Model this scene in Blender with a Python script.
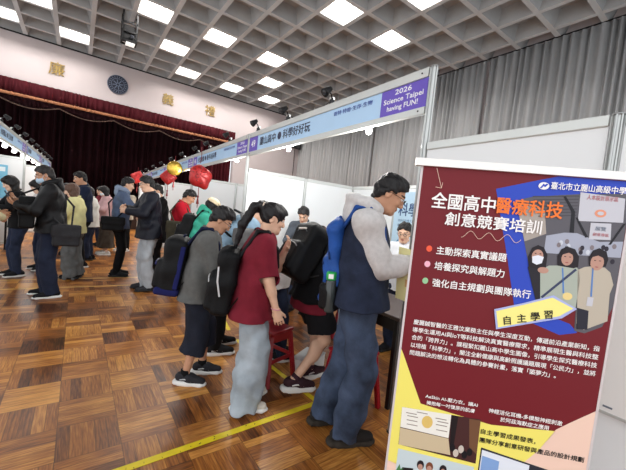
import bpy, bmesh, math, random
import numpy as np
from mathutils import Vector, Matrix

random.seed(7)
for o in list(bpy.data.objects):
    bpy.data.objects.remove(o)
scene = bpy.context.scene
COL = scene.collection
PI = math.pi
V = Vector

# ------------------------------------------------------------------ camera
CAM_H = 1.44
_yaw, _pitch, _roll = math.radians(36.0), math.radians(-3.21), math.radians(5.84)
_f = V((math.sin(_yaw) * math.cos(_pitch), math.cos(_yaw) * math.cos(_pitch), math.sin(_pitch)))
_r = V((math.cos(_yaw), -math.sin(_yaw), 0))
_u = _r.cross(_f)
_c, _s = math.cos(_roll), math.sin(_roll)
_r2, _u2 = _c * _r + _s * _u, -_s * _r + _c * _u
cam_data = bpy.data.cameras.new('camera')
cam_data.sensor_fit = 'HORIZONTAL'
cam_data.sensor_width = 36.0
cam_data.lens = 327.9 / 626.0 * 36.0
cam_data.clip_start = 0.02
cam = bpy.data.objects.new('camera', cam_data)
COL.objects.link(cam)
m = Matrix((( _r2.x, _u2.x, -_f.x, 0), (_r2.y, _u2.y, -_f.y, 0), (_r2.z, _u2.z, -_f.z, CAM_H), (0, 0, 0, 1)))
cam.matrix_world = m
scene.camera = cam

# ------------------------------------------------------------------ world, exposure
world = bpy.data.worlds.new('hall_ambient')
scene.world = world
world.use_nodes = True
_bg = world.node_tree.nodes['Background']
_bg.inputs['Color'].default_value = (0.93, 0.965, 1.0, 1)
_bg.inputs['Strength'].default_value = WORLD_STRENGTH = 1.9
scene.view_settings.view_transform = 'Standard'
scene.view_settings.look = 'None'
scene.view_settings.gamma = 1.0
scene.view_settings.use_curve_mapping = False
scene.view_settings.exposure = 0.0
LAMP_POWER = 70.0          # watts of each square ceiling lamp
LAMP_COLOR = (1.0, 0.965, 0.93)

# ------------------------------------------------------------------ the hall's measures
CEIL = 7.24                # underside of the ceiling beams
CELL = 1.0246              # coffer pitch
GX, GY = 6.29, 8.18        # one crossing of the beams
STAGE_Y = 17.33            # wall above the stage
SIDE_X = 11.02             # curtained side wall
FX = 1.815                 # front plane of the right-hand booths (at y = 0; the rows run 1.4 degrees off)
LX = -1.30                 # front plane of the left-hand booths
ROW = math.radians(-1.4)
BOOTH_Y = [1.39 + 3.0 * k for k in range(6)]


# ------------------------------------------------------------------ object helpers
def link(o, parent=None):
    COL.objects.link(o)
    if parent is not None:
        o.parent = parent
    return o


def tag(o, label=None, cat=None, group=None, kind=None):
    if label: o['label'] = label
    if cat: o['category'] = cat
    if group: o['group'] = group
    if kind: o['kind'] = kind
    return o


def empty(name, loc=(0, 0, 0), rz=0.0, label=None, cat=None, group=None):
    o = bpy.data.objects.new(name, None)
    o.empty_display_size = 0.1
    link(o)
    o.location = loc
    o.rotation_euler = (0, 0, rz)
    return tag(o, label, cat, group)


def lin(c):
    """sRGB 0-255 -> linear"""
    r = []
    for x in c[:3]:
        x = x / 255.0
        r.append(x / 12.92 if x <= 0.04045 else ((x + 0.055) / 1.055) ** 2.4)
    return (r[0], r[1], r[2], 1.0)


_mats = {}


def mat(name, col, rough=0.6, metal=0.0, var=0.0, scale=8.0, bump=0.0, bscale=60.0, stretch=None, emit=0.0, spec=0.5,
        alpha=None):
    """procedural Principled material: base colour with noise variation and a noise bump"""
    if name in _mats:
        return _mats[name]
    mt = bpy.data.materials.new(name)
    mt.use_nodes = True
    nt = mt.node_tree
    b = nt.nodes['Principled BSDF']
    c = lin(col)
    b.inputs['Base Color'].default_value = c
    b.inputs['Roughness'].default_value = rough
    b.inputs['Metallic'].default_value = metal
    b.inputs['Specular IOR Level'].default_value = spec
    if emit:
        b.inputs['Emission Color'].default_value = c
        b.inputs['Emission Strength'].default_value = emit
    if var or bump:
        tc = nt.nodes.new('ShaderNodeTexCoord')
        mp = nt.nodes.new('ShaderNodeMapping')
        nt.links.new(tc.outputs['Object'], mp.inputs['Vector'])
        if stretch:
            mp.inputs['Scale'].default_value = stretch
    if var:
        n = nt.nodes.new('ShaderNodeTexNoise')
        n.inputs['Scale'].default_value = scale
        n.inputs['Detail'].default_value = 5
        nt.links.new(mp.outputs['Vector'], n.inputs['Vector'])
        r = nt.nodes.new('ShaderNodeValToRGB')
        r.color_ramp.elements[0].position = 0.3
        r.color_ramp.elements[1].position = 0.7
        r.color_ramp.elements[0].color = tuple(x * (1 - var) for x in c[:3]) + (1,)
        r.color_ramp.elements[1].color = tuple(min(1, x * (1 + var)) for x in c[:3]) + (1,)
        nt.links.new(n.outputs['Fac'], r.inputs['Fac'])
        nt.links.new(r.outputs['Color'], b.inputs['Base Color'])
    if bump:
        n2 = nt.nodes.new('ShaderNodeTexNoise')
        n2.inputs['Scale'].default_value = bscale
        n2.inputs['Detail'].default_value = 3
        nt.links.new(mp.outputs['Vector'], n2.inputs['Vector'])
        bp = nt.nodes.new('ShaderNodeBump')
        bp.inputs['Strength'].default_value = bump
        bp.inputs['Distance'].default_value = 0.01
        nt.links.new(n2.outputs['Fac'], bp.inputs['Height'])
        nt.links.new(bp.outputs['Normal'], b.inputs['Normal'])
    _mats[name] = mt
    return mt


def fabric(name, col, var=0.18, scale=14.0, bump=0.35, bscale=120.0, rough=0.88):
    return mat(name, col, rough, 0, var, scale, bump, bscale, spec=0.2)


# ------------------------------------------------------------------ hard-surface mesh builder
class MB:
    """collects boxes, tubes, lathes and prisms and links them as ONE mesh object"""

    def __init__(s):
        s.bm = bmesh.new()

    def box(s, c, size, R=None, bevel=0.0):
        r = bmesh.ops.create_cube(s.bm, size=1.0)
        vs = r['verts']
        bmesh.ops.scale(s.bm, vec=V(size), verts=vs)
        if bevel > 0:
            es = list({e for v in vs for e in v.link_edges})
            rb = bmesh.ops.bevel(s.bm, geom=es, offset=min(bevel, min(size) * 0.45), segments=2, affect='EDGES',
                                 profile=0.5)
            vs = list({v for f in rb['faces'] for v in f.verts} | {v for v in vs if v.is_valid})
        M = Matrix.Translation(V(c))
        if R is not None:
            M = M @ (R.to_4x4() if len(R) == 3 else R)
        bmesh.ops.transform(s.bm, matrix=M, verts=vs)
        return s

    def span(s, a, b, bevel=0.0):
        a, b = V(a), V(b)
        return s.box((a + b) / 2, [abs(x) for x in (b - a)], None, bevel)

    def bar(s, a, b, w, h, up=(0, 0, 1), bevel=0.0):
        """rectangular bar from a to b"""
        a, b = V(a), V(b)
        d = (b - a)
        L = d.length
        d.normalize()
        u = V(up)
        if abs(d.dot(u)) > 0.98:
            u = V((1, 0, 0))
        x = d.cross(u).normalized()
        z = x.cross(d)
        R = Matrix((x, d, z)).transposed()
        return s.box((a + b) / 2, (w, L, h), R, bevel)

    def tube(s, pts, r, n=8, cap=True):
        pts = [V(p) for p in pts]
        rs = r if isinstance(r, (list, tuple)) else [r] * len(pts)
        rings = []
        prev = None
        for i, p in enumerate(pts):
            d = (pts[min(i + 1, len(pts) - 1)] - pts[max(i - 1, 0)]).normalized()
            if prev is None:
                x = d.orthogonal().normalized()
            else:
                x = (prev - d * prev.dot(d)).normalized()
            prev = x
            y = d.cross(x)
            rings.append([s.bm.verts.new(p + (x * math.cos(2 * PI * k / n) + y * math.sin(2 * PI * k / n)) * rs[i])
                          for k in range(n)])
        for A, B in zip(rings, rings[1:]):
            for k in range(n):
                s.bm.faces.new((A[k], A[(k + 1) % n], B[(k + 1) % n], B[k]))
        if cap:
            s.bm.faces.new(rings[0][::-1])
            s.bm.faces.new(rings[-1])
        return s

    def lathe(s, prof, c=(0, 0, 0), n=24, R=None):
        """prof: list of (radius, z)"""
        M = Matrix.Translation(V(c)) @ (R.to_4x4() if R is not None else Matrix())
        rings = []
        for (r, z) in prof:
            if r < 1e-6:
                rings.append([s.bm.verts.new(M @ V((0, 0, z)))])
            else:
                rings.append([s.bm.verts.new(M @ V((r * math.cos(2 * PI * k / n), r * math.sin(2 * PI * k / n), z)))
                              for k in range(n)])
        for A, B in zip(rings, rings[1:]):
            for k in range(n):
                k2 = (k + 1) % n
                if len(A) == 1 and len(B) == 1:
                    continue
                if len(A) == 1:
                    s.bm.faces.new((A[0], B[k2], B[k]))
                elif len(B) == 1:
                    s.bm.faces.new((A[k], A[k2], B[0]))
                else:
                    s.bm.faces.new((A[k], A[k2], B[k2], B[k]))
        if len(rings[0]) > 1: s.bm.faces.new(rings[0][::-1])
        if len(rings[-1]) > 1: s.bm.faces.new(rings[-1])
        return s

    def prism(s, poly, M, depth):
        """poly: 2-D outline in the xy plane of M, extruded along -z of M by depth"""
        a = [s.bm.verts.new(M @ V((x, y, 0))) for x, y in poly]
        b = [s.bm.verts.new(M @ V((x, y, -depth))) for x, y in poly]
        n = len(a)
        s.bm.faces.new(a)
        s.bm.faces.new(b[::-1])
        for k in range(n):
            s.bm.faces.new((a[k], b[k], b[(k + 1) % n], a[(k + 1) % n]))
        return s

    def quad(s, *pts):
        s.bm.faces.new([s.bm.verts.new(V(p)) for p in pts])
        return s

    def build(s, name, m, parent=None, smooth=False, loc=None):
        bmesh.ops.recalc_face_normals(s.bm, faces=s.bm.faces)
        me = bpy.data.meshes.new(name)
        s.bm.to_mesh(me)
        s.bm.free()
        if m is not None:
            me.materials.append(m)
        if smooth:
            me.polygons.foreach_set('use_smooth', [True] * len(me.polygons))
        o = bpy.data.objects.new(name, me)
        link(o, parent)
        if loc: o.location = loc
        return o


def struct(o):
    o['kind'] = 'structure'
    return o


def copy_tree(o, parent=None):
    c = o.copy()
    COL.objects.link(c)
    if parent is not None:
        c.parent = parent
        c.matrix_parent_inverse = o.matrix_parent_inverse
    for ch in list(o.children):
        copy_tree(ch, c)
    return c


def raw_mesh(name, co, lv, ls, lt):
    me = bpy.data.meshes.new(name)
    me.vertices.add(len(co))
    me.vertices.foreach_set('co', np.asarray(co, np.float32).ravel())
    me.loops.add(len(lv))
    me.loops.foreach_set('vertex_index', np.asarray(lv, np.int32))
    me.polygons.add(len(ls))
    me.polygons.foreach_set('loop_start', np.asarray(ls, np.int32))
    me.polygons.foreach_set('loop_total', np.asarray(lt, np.int32))
    me.update(calc_edges=True)
    return me


# ------------------------------------------------------------------ lettering
FONT = None


def frame(origin, xdir, ydir):
    x = V(xdir).normalized()
    y = V(ydir).normalized()
    z = x.cross(y)
    M = Matrix((x, y, z)).transposed().to_4x4()
    M.translation = V(origin)
    return M


def text(s, M, size, m, parent=None, name='lettering', bold=0.0, align='LEFT', width=None, depth=0.0006, line=1.0,
         fit_h=None):
    """lettering in the xy plane of M, made into a mesh; width stretches the line to a measured length"""
    cu = bpy.data.curves.new(name, 'FONT')
    cu.body = s
    cu.size = size
    cu.align_x = align
    cu.space_line = line
    cu.extrude = depth / 2
    cu.resolution_u = 2
    tmp = bpy.data.objects.new(name, cu)
    COL.objects.link(tmp)
    dg = bpy.context.evaluated_depsgraph_get()
    me = bpy.data.meshes.new_from_object(tmp.evaluated_get(dg))
    COL.objects.unlink(tmp)
    bpy.data.objects.remove(tmp)
    bpy.data.curves.remove(cu)
    n = len(me.vertices)
    if n == 0:
        return None
    co = np.empty(n * 3, np.float32)
    me.vertices.foreach_get('co', co)
    co = co.reshape(-1, 3)
    if width:
        k = width / (co[:, 0].max() - co[:, 0].min())
        co[:, 0] *= k
    if fit_h:
        k = fit_h / (co[:, 1].max() - co[:, 1].min())
        co[:, 1] = (co[:, 1] - co[:, 1].min()) * k
    if align == 'LEFT':
        co[:, 0] -= co[:, 0].min()
    Mn = np.array(M)
    co = co @ Mn[:3, :3].T + Mn[:3, 3]
    if bold:                       # heavier strokes: the outline repeated a hair to each side
        d = bold * size * 0.75
        nl = len(me.loops)
        lv = np.empty(nl, np.int32); me.loops.foreach_get('vertex_index', lv)
        ls = np.empty(len(me.polygons), np.int32); me.polygons.foreach_get('loop_start', ls)
        lt = np.empty(len(me.polygons), np.int32); me.polygons.foreach_get('loop_total', lt)
        sh = [Mn[:3, 0] * a * d + Mn[:3, 1] * b * d + Mn[:3, 2] * e * .00012 for a, b, e in ((1, 1, 0), (-1, 1, 1), (1, -1, 2), (-1, -1, 3))]
        co = np.concatenate([co + q for q in sh])
        me = raw_mesh(name, co, np.concatenate([lv + n * k for k in range(4)]),
                      np.concatenate([ls + nl * k for k in range(4)]), np.concatenate([lt] * 4))
    else:
        me.vertices.foreach_set('co', co.astype(np.float32).ravel())
    me.materials.clear()
    me.materials.append(m)
    me.name = name
    me.update()
    o = bpy.data.objects.new(name, me)
    link(o, parent)
    return o
# ================================================================== THE HALL
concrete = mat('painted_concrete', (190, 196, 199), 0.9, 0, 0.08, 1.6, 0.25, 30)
plaster = mat('pale_plaster', (190, 180, 180), 0.85, 0, 0.03, 1.2, 0.05, 40)
black_metal = mat('black_metal', (22, 22, 24), 0.45, 0.3)
alu = mat('brushed_aluminium', (198, 200, 198), 0.38, 0.75, 0.06, 3, 0.03, 200, stretch=(1, 1, 0.05))
white_panel = mat('white_laminate', (236, 238, 238), 0.42, 0, 0.015, 2.0)
lamp_white = mat('lamp_diffuser', (255, 252, 246), 0.5, 0, emit=7.0)
lining_white = mat('lamp_lining', (240, 238, 232), 0.6, emit=.55)  # reflector's brightness from its lamp is added as emission
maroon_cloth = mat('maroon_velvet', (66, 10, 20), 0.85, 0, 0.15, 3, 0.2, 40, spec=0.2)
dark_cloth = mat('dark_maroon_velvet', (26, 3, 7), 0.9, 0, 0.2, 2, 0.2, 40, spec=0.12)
gold = mat('gold_leaf', (160, 134, 72), 0.4, 0.2, 0.2, 12)
gold_fringe = mat('gold_fringe', (150, 96, 62), 0.7, 0.0, 0.3, 60)


def floor_material():
    mt = bpy.data.materials.new('parquet_wood')
    mt.use_nodes = True
    nt = mt.node_tree
    N, L = nt.nodes, nt.links
    b = N['Principled BSDF']
    geo = N.new('ShaderNodeNewGeometry')
    sep = N.new('ShaderNodeSeparateXYZ')
    L.new(geo.outputs['Position'], sep.inputs[0])

    def mth(op, a, c=None, d=None):
        n = N.new('ShaderNodeMath')
        n.operation = op
        for i, x in enumerate((a, c, d)):
            if x is None: continue
            if isinstance(x, (int, float)): n.inputs[i].default_value = x
            else: L.new(x, n.inputs[i])
        return n.outputs[0]

    P = 0.312
    STR = 5.0
    u = mth('DIVIDE', mth('ADD', sep.outputs['X'], 0.030 + 30 * P), P)
    v = mth('DIVIDE', mth('ADD', sep.outputs['Y'], -2.08 + 40 * P), P)
    iu, iv = mth('FLOOR', u), mth('FLOOR', v)
    fu, fv = mth('SUBTRACT', u, iu), mth('SUBTRACT', v, iv)
    par = mth('MODULO', mth('ADD', iu, iv), 2.0)       # 0 or 1: which way the strips run
    par = mth('LESS_THAN', par, 0.5)
    inv = mth('SUBTRACT', 1.0, par)
    across = mth('ADD', mth('MULTIPLY', fu, par), mth('MULTIPLY', fv, inv))
    along = mth('ADD', mth('MULTIPLY', fv, par), mth('MULTIPLY', fu, inv))
    st = mth('MULTIPLY', across, STR)
    ist = mth('FLOOR', st)
    fst = mth('SUBTRACT', st, ist)
    # per strip and per block random values
    cmb = N.new('ShaderNodeCombineXYZ')
    L.new(mth('ADD', iu, mth('MULTIPLY', ist, 0.137)), cmb.inputs[0])
    L.new(mth('ADD', iv, mth('MULTIPLY', par, 0.31)), cmb.inputs[1])
    L.new(ist, cmb.inputs[2])
    wn = N.new('ShaderNodeTexWhiteNoise')
    wn.noise_dimensions = '3D'
    L.new(cmb.outputs[0], wn.inputs['Vector'])
    cb = N.new('ShaderNodeCombineXYZ')
    L.new(iu, cb.inputs[0]); L.new(iv, cb.inputs[1])
    wb = N.new('ShaderNodeTexWhiteNoise')
    wb.noise_dimensions = '2D'
    L.new(cb.outputs[0], wb.inputs['Vector'])
    # grain stretched along each strip
    gv = N.new('ShaderNodeCombineXYZ')
    L.new(mth('ADD', mth('MULTIPLY', across, 34.0), mth('MULTIPLY', wn.outputs['Value'], 50.0)), gv.inputs[0])
    L.new(mth('ADD', mth('MULTIPLY', along, 2.6), mth('MULTIPLY', iv, 3.7)), gv.inputs[1])
    L.new(mth('MULTIPLY', iu, 5.3), gv.inputs[2])
    gr = N.new('ShaderNodeTexNoise')
    gr.inputs['Scale'].default_value = 1.0
    gr.inputs['Detail'].default_value = 6
    L.new(gv.outputs[0], gr.inputs['Vector'])
    # large worn patches
    wv = N.new('ShaderNodeTexNoise')
    wv.inputs['Scale'].default_value = 1.1
    wv.inputs['Detail'].default_value = 3
    L.new(geo.outputs['Position'], wv.inputs['Vector'])
    t = mth('ADD', mth('MULTIPLY', wn.outputs['Value'], 0.33), mth('MULTIPLY', gr.outputs['Fac'], 0.86))
    t = mth('ADD', t, mth('MULTIPLY', mth('SUBTRACT', wb.outputs['Value'], 0.5), 0.30))
    t = mth('ADD', t, mth('MULTIPLY', mth('SUBTRACT', wv.outputs['Fac'], 0.5), 0.7))
    t = mth('ADD', t, mth('MULTIPLY', inv, 0.10))
    ramp = N.new('ShaderNodeValToRGB')
    e = ramp.color_ramp.elements
    e[0].position = 0.16; e[0].color = lin((46, 23, 11))
    e[1].position = 1.0; e[1].color = lin((210, 148, 72))
    x = e.new(0.40); x.color = lin((98, 54, 25))
    x = e.new(0.66); x.color = lin((152, 92, 40))
    L.new(t, ramp.inputs['Fac'])
    # dark seams between strips and blocks

    def edge(fr, w):
        return mth('MINIMUM', mth('DIVIDE', mth('MINIMUM', fr, mth('SUBTRACT', 1.0, fr)), w), 1.0)

    seam = mth('MULTIPLY', edge(fst, 0.045), mth('MULTIPLY', edge(fu, 0.011), edge(fv, 0.011)))
    seam = mth('ADD', mth('MULTIPLY', seam, 0.62), 0.38)
    mx = N.new('ShaderNodeMix')
    mx.data_type = 'RGBA'
    mx.blend_type = 'MULTIPLY'
    mx.inputs[0].default_value = 1.0
    L.new(ramp.outputs['Color'], mx.inputs[6])
    cs = N.new('ShaderNodeCombineColor')
    for i in range(3): L.new(seam, cs.inputs[i])
    L.new(cs.outputs[0], mx.inputs[7])
    L.new(mx.outputs[2], b.inputs['Base Color'])
    L.new(mth('ADD', mth('MULTIPLY', wv.outputs['Fac'], 0.25), 0.22), b.inputs['Roughness'])
    b.inputs['Specular IOR Level'].default_value = 0.28
    bp = N.new('ShaderNodeBump')
    bp.inputs['Strength'].default_value = 0.12
    bp.inputs['Distance'].default_value = 0.003
    L.new(mth('ADD', seam, mth('MULTIPLY', gr.outputs['Fac'], 0.4)), bp.inputs['Height'])
    L.new(bp.outputs['Normal'], b.inputs['Normal'])
    return mt


struct(MB().span((-9, -4, -0.12), (SIDE_X, STAGE_Y + 4, 0)).build('floor', floor_material()))

# painted court lines and the yellow tape on the floor
line_paint = mat('faded_yellow_line', (214, 170, 92), 0.5, 0, 0.2, 5)
tape_yellow = mat('yellow_tape', (232, 206, 22), 0.45, 0, 0.08, 20)
for y, lab in ((6.08, 'faded yellow court line nearer the camera across the parquet'),
               (6.68, 'faded yellow court line farther back across the parquet')):
    o = MB().span((-4.5, y - 0.022, 0.0), (6.0, y + 0.022, 0.0012)).build('floor_marking', line_paint)
    tag(o, lab, 'floor line')
a, b_ = V((-0.3, 1.845, 0.0015)), V((2.05, 1.925, 0.0015))
o = MB().bar(a, b_, 0.048, 0.0012).build('floor_tape', tape_yellow)
tag(o, 'long yellow tape strip across the parquet in front of the denim man', 'tape')
tape_dark = mat('tape_scuffs', (70, 60, 20), 0.6)
mbt = MB()
for k in range(26):
    p = a.lerp(b_, random.random()) + V((0, random.uniform(-.018, .018), 0.0009))
    mbt.box(p, (random.uniform(.004, .016), random.uniform(.002, .006), 0.0006), Matrix.Rotation(random.random() * 3, 3, 'Z'))
mbt.build('scuff_marks', tape_dark, o)
o = MB().bar((1.60, 1.94, 0.001), (1.50, 3.3, 0.001), 0.045, 0.001).build('floor_tape', tape_yellow)
tag(o, 'yellow tape strip running along the booth front past the red stools', 'tape')
o = MB().bar((1.53, 3.6, 0.001), (1.92, 5.5, 0.001), 0.045, 0.001).build('floor_tape', tape_yellow)
tag(o, 'yellow tape strip farther back behind the boy in shorts', 'tape')

# ---- coffered ceiling: a grid of beams with tapered recesses
LIT = {(-1, -1), (1, -1), (0, -3), (-1, 3), (-5, 3), (-4, 5), (-3, 7), (-3, 3), (-1, 7), (0, 5), (-9, 7), (-8, 5), (-7, 7), (1, 7),
       }
coffer_grey = mat('coffer_darker_grey', (152, 155, 156), 0.95, 0, 0.10, 1.6, 0.25, 30)  # recess faces a darker grey than the beam undersides
mb = MB()
bw, dep, tap = 0.066, 0.38, 0.15
recess = set()
I0, I1, J0, J1 = -13, 5, -10, 9
for i in range(I0, I1):
    for j in range(J0, J1):
        x0, x1 = GX + CELL * i, GX + CELL * (i + 1)
        y0, y1 = GY + CELL * j, GY + CELL * (j + 1)
        if x0 > SIDE_X: continue
        O = [(x0, y0), (x1, y0), (x1, y1), (x0, y1)]
        A = [(x0 + bw, y0 + bw), (x1 - bw, y0 + bw), (x1 - bw, y1 - bw), (x0 + bw, y1 - bw)]
        t = bw + tap
        T = [(x0 + t, y0 + t), (x1 - t, y0 + t), (x1 - t, y1 - t), (x0 + t, y1 - t)]
        for k in range(4):
            n = (k + 1) % 4
            mb.quad((*O[k], CEIL), (*O[n], CEIL), (*A[n], CEIL), (*A[k], CEIL))
            mb.quad((*A[k], CEIL), (*A[n], CEIL), (*T[n], CEIL + dep), (*T[k], CEIL + dep))
        mb.quad(*[(*p, CEIL + dep) for p in T])
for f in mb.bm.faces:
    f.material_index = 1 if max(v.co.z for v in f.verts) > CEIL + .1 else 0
bmesh.ops.remove_doubles(mb.bm, verts=mb.bm.verts, dist=0.0005)
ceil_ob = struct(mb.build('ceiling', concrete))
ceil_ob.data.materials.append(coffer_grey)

# ---- square lamps set in coffers
def lamp_proto():
    root = empty('ceiling_light')
    c = CELL
    t = MB()
    i0, z1 = bw + 0.004, 0.26
    A = [(i0, i0), (c - i0, i0), (c - i0, c - i0), (i0, c - i0)]
    i1 = bw + 0.25
    T = [(i1, i1), (c - i1, i1), (c - i1, c - i1), (i1, c - i1)]
    for k in range(4):
        n = (k + 1) % 4
        t.quad((*A[k], 0.012), (*A[n], 0.012), (*T[n], z1), (*T[k], z1))
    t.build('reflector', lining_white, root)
    MB().span((i1, i1, z1 - 0.03), (c - i1, c - i1, z1), 0.004).build('lamp_panel', lamp_white, root)
    ld = bpy.data.lights.new('lamp_glow', 'AREA')
    ld.shape = 'SQUARE'
    ld.size = c - 2 * i1
    ld.energy = LAMP_POWER
    ld.color = LAMP_COLOR
    lo = bpy.data.objects.new('lamp_glow', ld)
    link(lo, root)
    lo.location = (c / 2, c / 2, z1 - 0.05)
    return root


LAMP_LABELS = {
    (-1, -1): 'large square ceiling lamp at the top of the picture just right of centre',
    (1, -1): 'square ceiling lamp nearest the booth sign, above the purple end panel',
    (0, -3): 'square ceiling lamp cut by the top edge right of centre',
    (-1, 3): 'square ceiling lamp above the middle of the blue booth sign, nearest of three',
    (-3, 3): 'square ceiling lamp high up between the projector lamp and the top-centre lamp',
    (-5, 3): 'big square ceiling lamp right beside the black hanging projector',
    (-4, 5): 'square ceiling lamp second back from the black hanging projector',
    (-3, 7): 'small square ceiling lamp nearest the stage wall over the rightmost gold characters',
    (-1, 7): 'far square ceiling lamp near the stage wall at the right end of its row',
    (1, 7): 'smallest far square ceiling lamp, lowest of the group above the booth sign spotlights',
    (0, 5): 'far square ceiling lamp just above the spotlights of the booth sign',
    (-9, 7): 'square ceiling lamp cut by the top left corner of the picture',
    (-8, 5): 'square ceiling lamp at the top edge left of the hanging projector',
    (-7, 7): 'square ceiling lamp against the stage wall left of the round emblem',
}
proto = None
for (i, j) in sorted(LIT):
    if proto is None:
        proto = lamp_proto()
        o = proto
    else:
        o = copy_tree(proto)
    o.location = (GX + CELL * i, GY + CELL * j, CEIL)
    tag(o, LAMP_LABELS.get((i, j), 'square ceiling lamp above and behind the camera'), 'ceiling light', 'square lamps in the coffered ceiling')

# ---- walls
OPX0, OPX1, OPZ = -4.5, 6.75, 5.46       # the stage opening
mb = MB()
mb.span((-9, STAGE_Y, OPZ), (SIDE_X, STAGE_Y + 0.3, CEIL + 0.4))
mb.span((-9, STAGE_Y, 0), (OPX0, STAGE_Y + 0.3, OPZ))
mb.span((OPX1, STAGE_Y, 0), (SIDE_X, STAGE_Y + 0.3, OPZ))
struct(mb.build('wall_front', plaster))
struct(MB().span((SIDE_X, -4, 0), (SIDE_X + 0.3, STAGE_Y + 0.3, CEIL + 0.4)).build('wall_right', plaster))
struct(MB().span((-9, STAGE_Y - 0.03, CEIL - 0.05), (SIDE_X, STAGE_Y, CEIL)).build('trim_1', black_metal))
struct(MB().span((OPX0, STAGE_Y - 0.15, 0), (OPX1, STAGE_Y + 4, 0.95)).build('stage_platform', mat('dark_wood', (60, 36, 26), .6)))
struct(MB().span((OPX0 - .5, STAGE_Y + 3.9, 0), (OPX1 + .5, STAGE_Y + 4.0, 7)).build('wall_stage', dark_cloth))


def pleated(name, p0, p1, z0, z1, n_fold, amp, m, parent=None, seed=0, seg=6, hem=None, nz=2):
    """a pleated cloth with thickness hanging between two floor points"""
    rnd = random.Random(seed)
    p0, p1 = V((*p0, 0)), V((*p1, 0))
    d = (p1 - p0)
    nrm = V((-d.y, d.x, 0)).normalized()
    N = n_fold * seg
    pos = [0.0]
    for k in range(n_fold):
        pos.append(pos[-1] + rnd.uniform(0.55, 1.5))
    tot = pos[-1]
    amps = [rnd.uniform(0.5, 1.3) for _ in range(n_fold + 1)]
    bm = bmesh.new()
    rows = []
    for zi in range(nz + 1):
        fz = zi / nz
        row = []
        for k in range(n_fold):
            for q in range(seg):
                f = q / seg
                s = (pos[k] + (pos[k + 1] - pos[k]) * f) / tot
                w = amp * (amps[k] * (1 - f) + amps[k + 1] * f) * math.cos(2 * PI * f)
                w *= 1.0 if fz < 0.9 else 0.75
                zz = z0 + (z1 - z0) * fz
                if hem and zi == 0:
                    zz += hem(s)
                row.append(bm.verts.new(p0 + d * s + nrm * w + V((0, 0, zz))))
        rows.append(row)
    for A, B in zip(rows, rows[1:]):
        for k in range(len(A) - 1):
            bm.faces.new((A[k], A[k + 1], B[k + 1], B[k]))
    me = bpy.data.meshes.new(name)
    bm.to_mesh(me)
    bm.free()
    me.materials.append(m)
    me.polygons.foreach_set('use_smooth', [True] * len(me.polygons))
    o = bpy.data.objects.new(name, me)
    link(o, parent)
    sm = o.modifiers.new('thickness', 'SOLIDIFY')
    sm.thickness = 0.006
    return o


grey_cloth = mat('grey_curtain_cloth', (170, 170, 170), 0.85, 0, 0.10, 1.5, 0.1, 50, stretch=(1, 1, .2), spec=0.2)
c1, c2 = SIDE_X - 0.16, SIDE_X - 0.16
for (ya, yb, lab, sd, zt) in (
        (STAGE_Y - 0.05, 11.0, 'far grey pleated curtain beside the wall speakers at the hall corner', 3, CEIL - .04),
        (10.98, 6.05, 'grey pleated curtain behind the blue booth sign, between the two other curtains', 5, CEIL - .04),
        (6.0, -1.5, 'nearest grey pleated curtain, right of the dark seam above the white booth wall', 8, CEIL - .03)):
    o = pleated('curtain', (c1, ya), (c2, yb), 0.05, zt, int(abs(ya - yb) / 0.21), 0.075, grey_cloth, seed=sd)
    tag(o, lab, 'curtain', 'grey curtains on the side wall')
o = MB().bar((SIDE_X - .16, STAGE_Y, CEIL + .0), (SIDE_X - .16, -1.5, CEIL + .0), .05, .02).build('curtain_rail', black_metal)
tag(o, 'dark curtain rail under the ceiling along the side wall', 'curtain rail')

# stage valance with swags, gold trim, and the dark curtains behind it
root = empty('stage_valance', (0, STAGE_Y, 0), 0, 'maroon pleated stage valance with gold trim above the stage opening', 'valance')
W = OPX1 - OPX0
o = pleated('pleated_skirt', (OPX0, -0.08), (OPX1, -0.08), 4.93, 5.5, 62, 0.05, maroon_cloth, root, seed=11)
o = pleated('gold_trim', (OPX0, -0.14), (OPX1, -0.14), 4.86, 4.97, 62, 0.03, gold_fringe, root, seed=12)
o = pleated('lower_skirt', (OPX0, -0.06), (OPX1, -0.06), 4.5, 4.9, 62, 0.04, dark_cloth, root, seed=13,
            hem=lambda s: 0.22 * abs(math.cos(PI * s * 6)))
mb = MB()
for k in range(6):
    pts = []
    for q in range(13):
        s = (k + q / 12) / 6
        pts.append((OPX0 + W * s, -0.13, 4.72 - 0.22 * math.sin(PI * q / 12)))
    mb.tube(pts, 0.022, 6)
mb.build('swag_braid', mat('dull_gold_braid', (64, 40, 28), .7, 0, .3, 40), root, True)
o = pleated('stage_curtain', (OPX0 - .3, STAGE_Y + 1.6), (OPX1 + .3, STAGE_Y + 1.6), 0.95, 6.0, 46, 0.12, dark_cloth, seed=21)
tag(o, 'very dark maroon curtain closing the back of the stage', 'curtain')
o = pleated('stage_curtain', (5.1, STAGE_Y + 0.45), (OPX1 + .1, STAGE_Y + 0.45), 0.95, 5.4, 9, 0.11, maroon_cloth, seed=22)
tag(o, 'brighter maroon curtain gathered at the right side of the stage opening', 'curtain')

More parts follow.
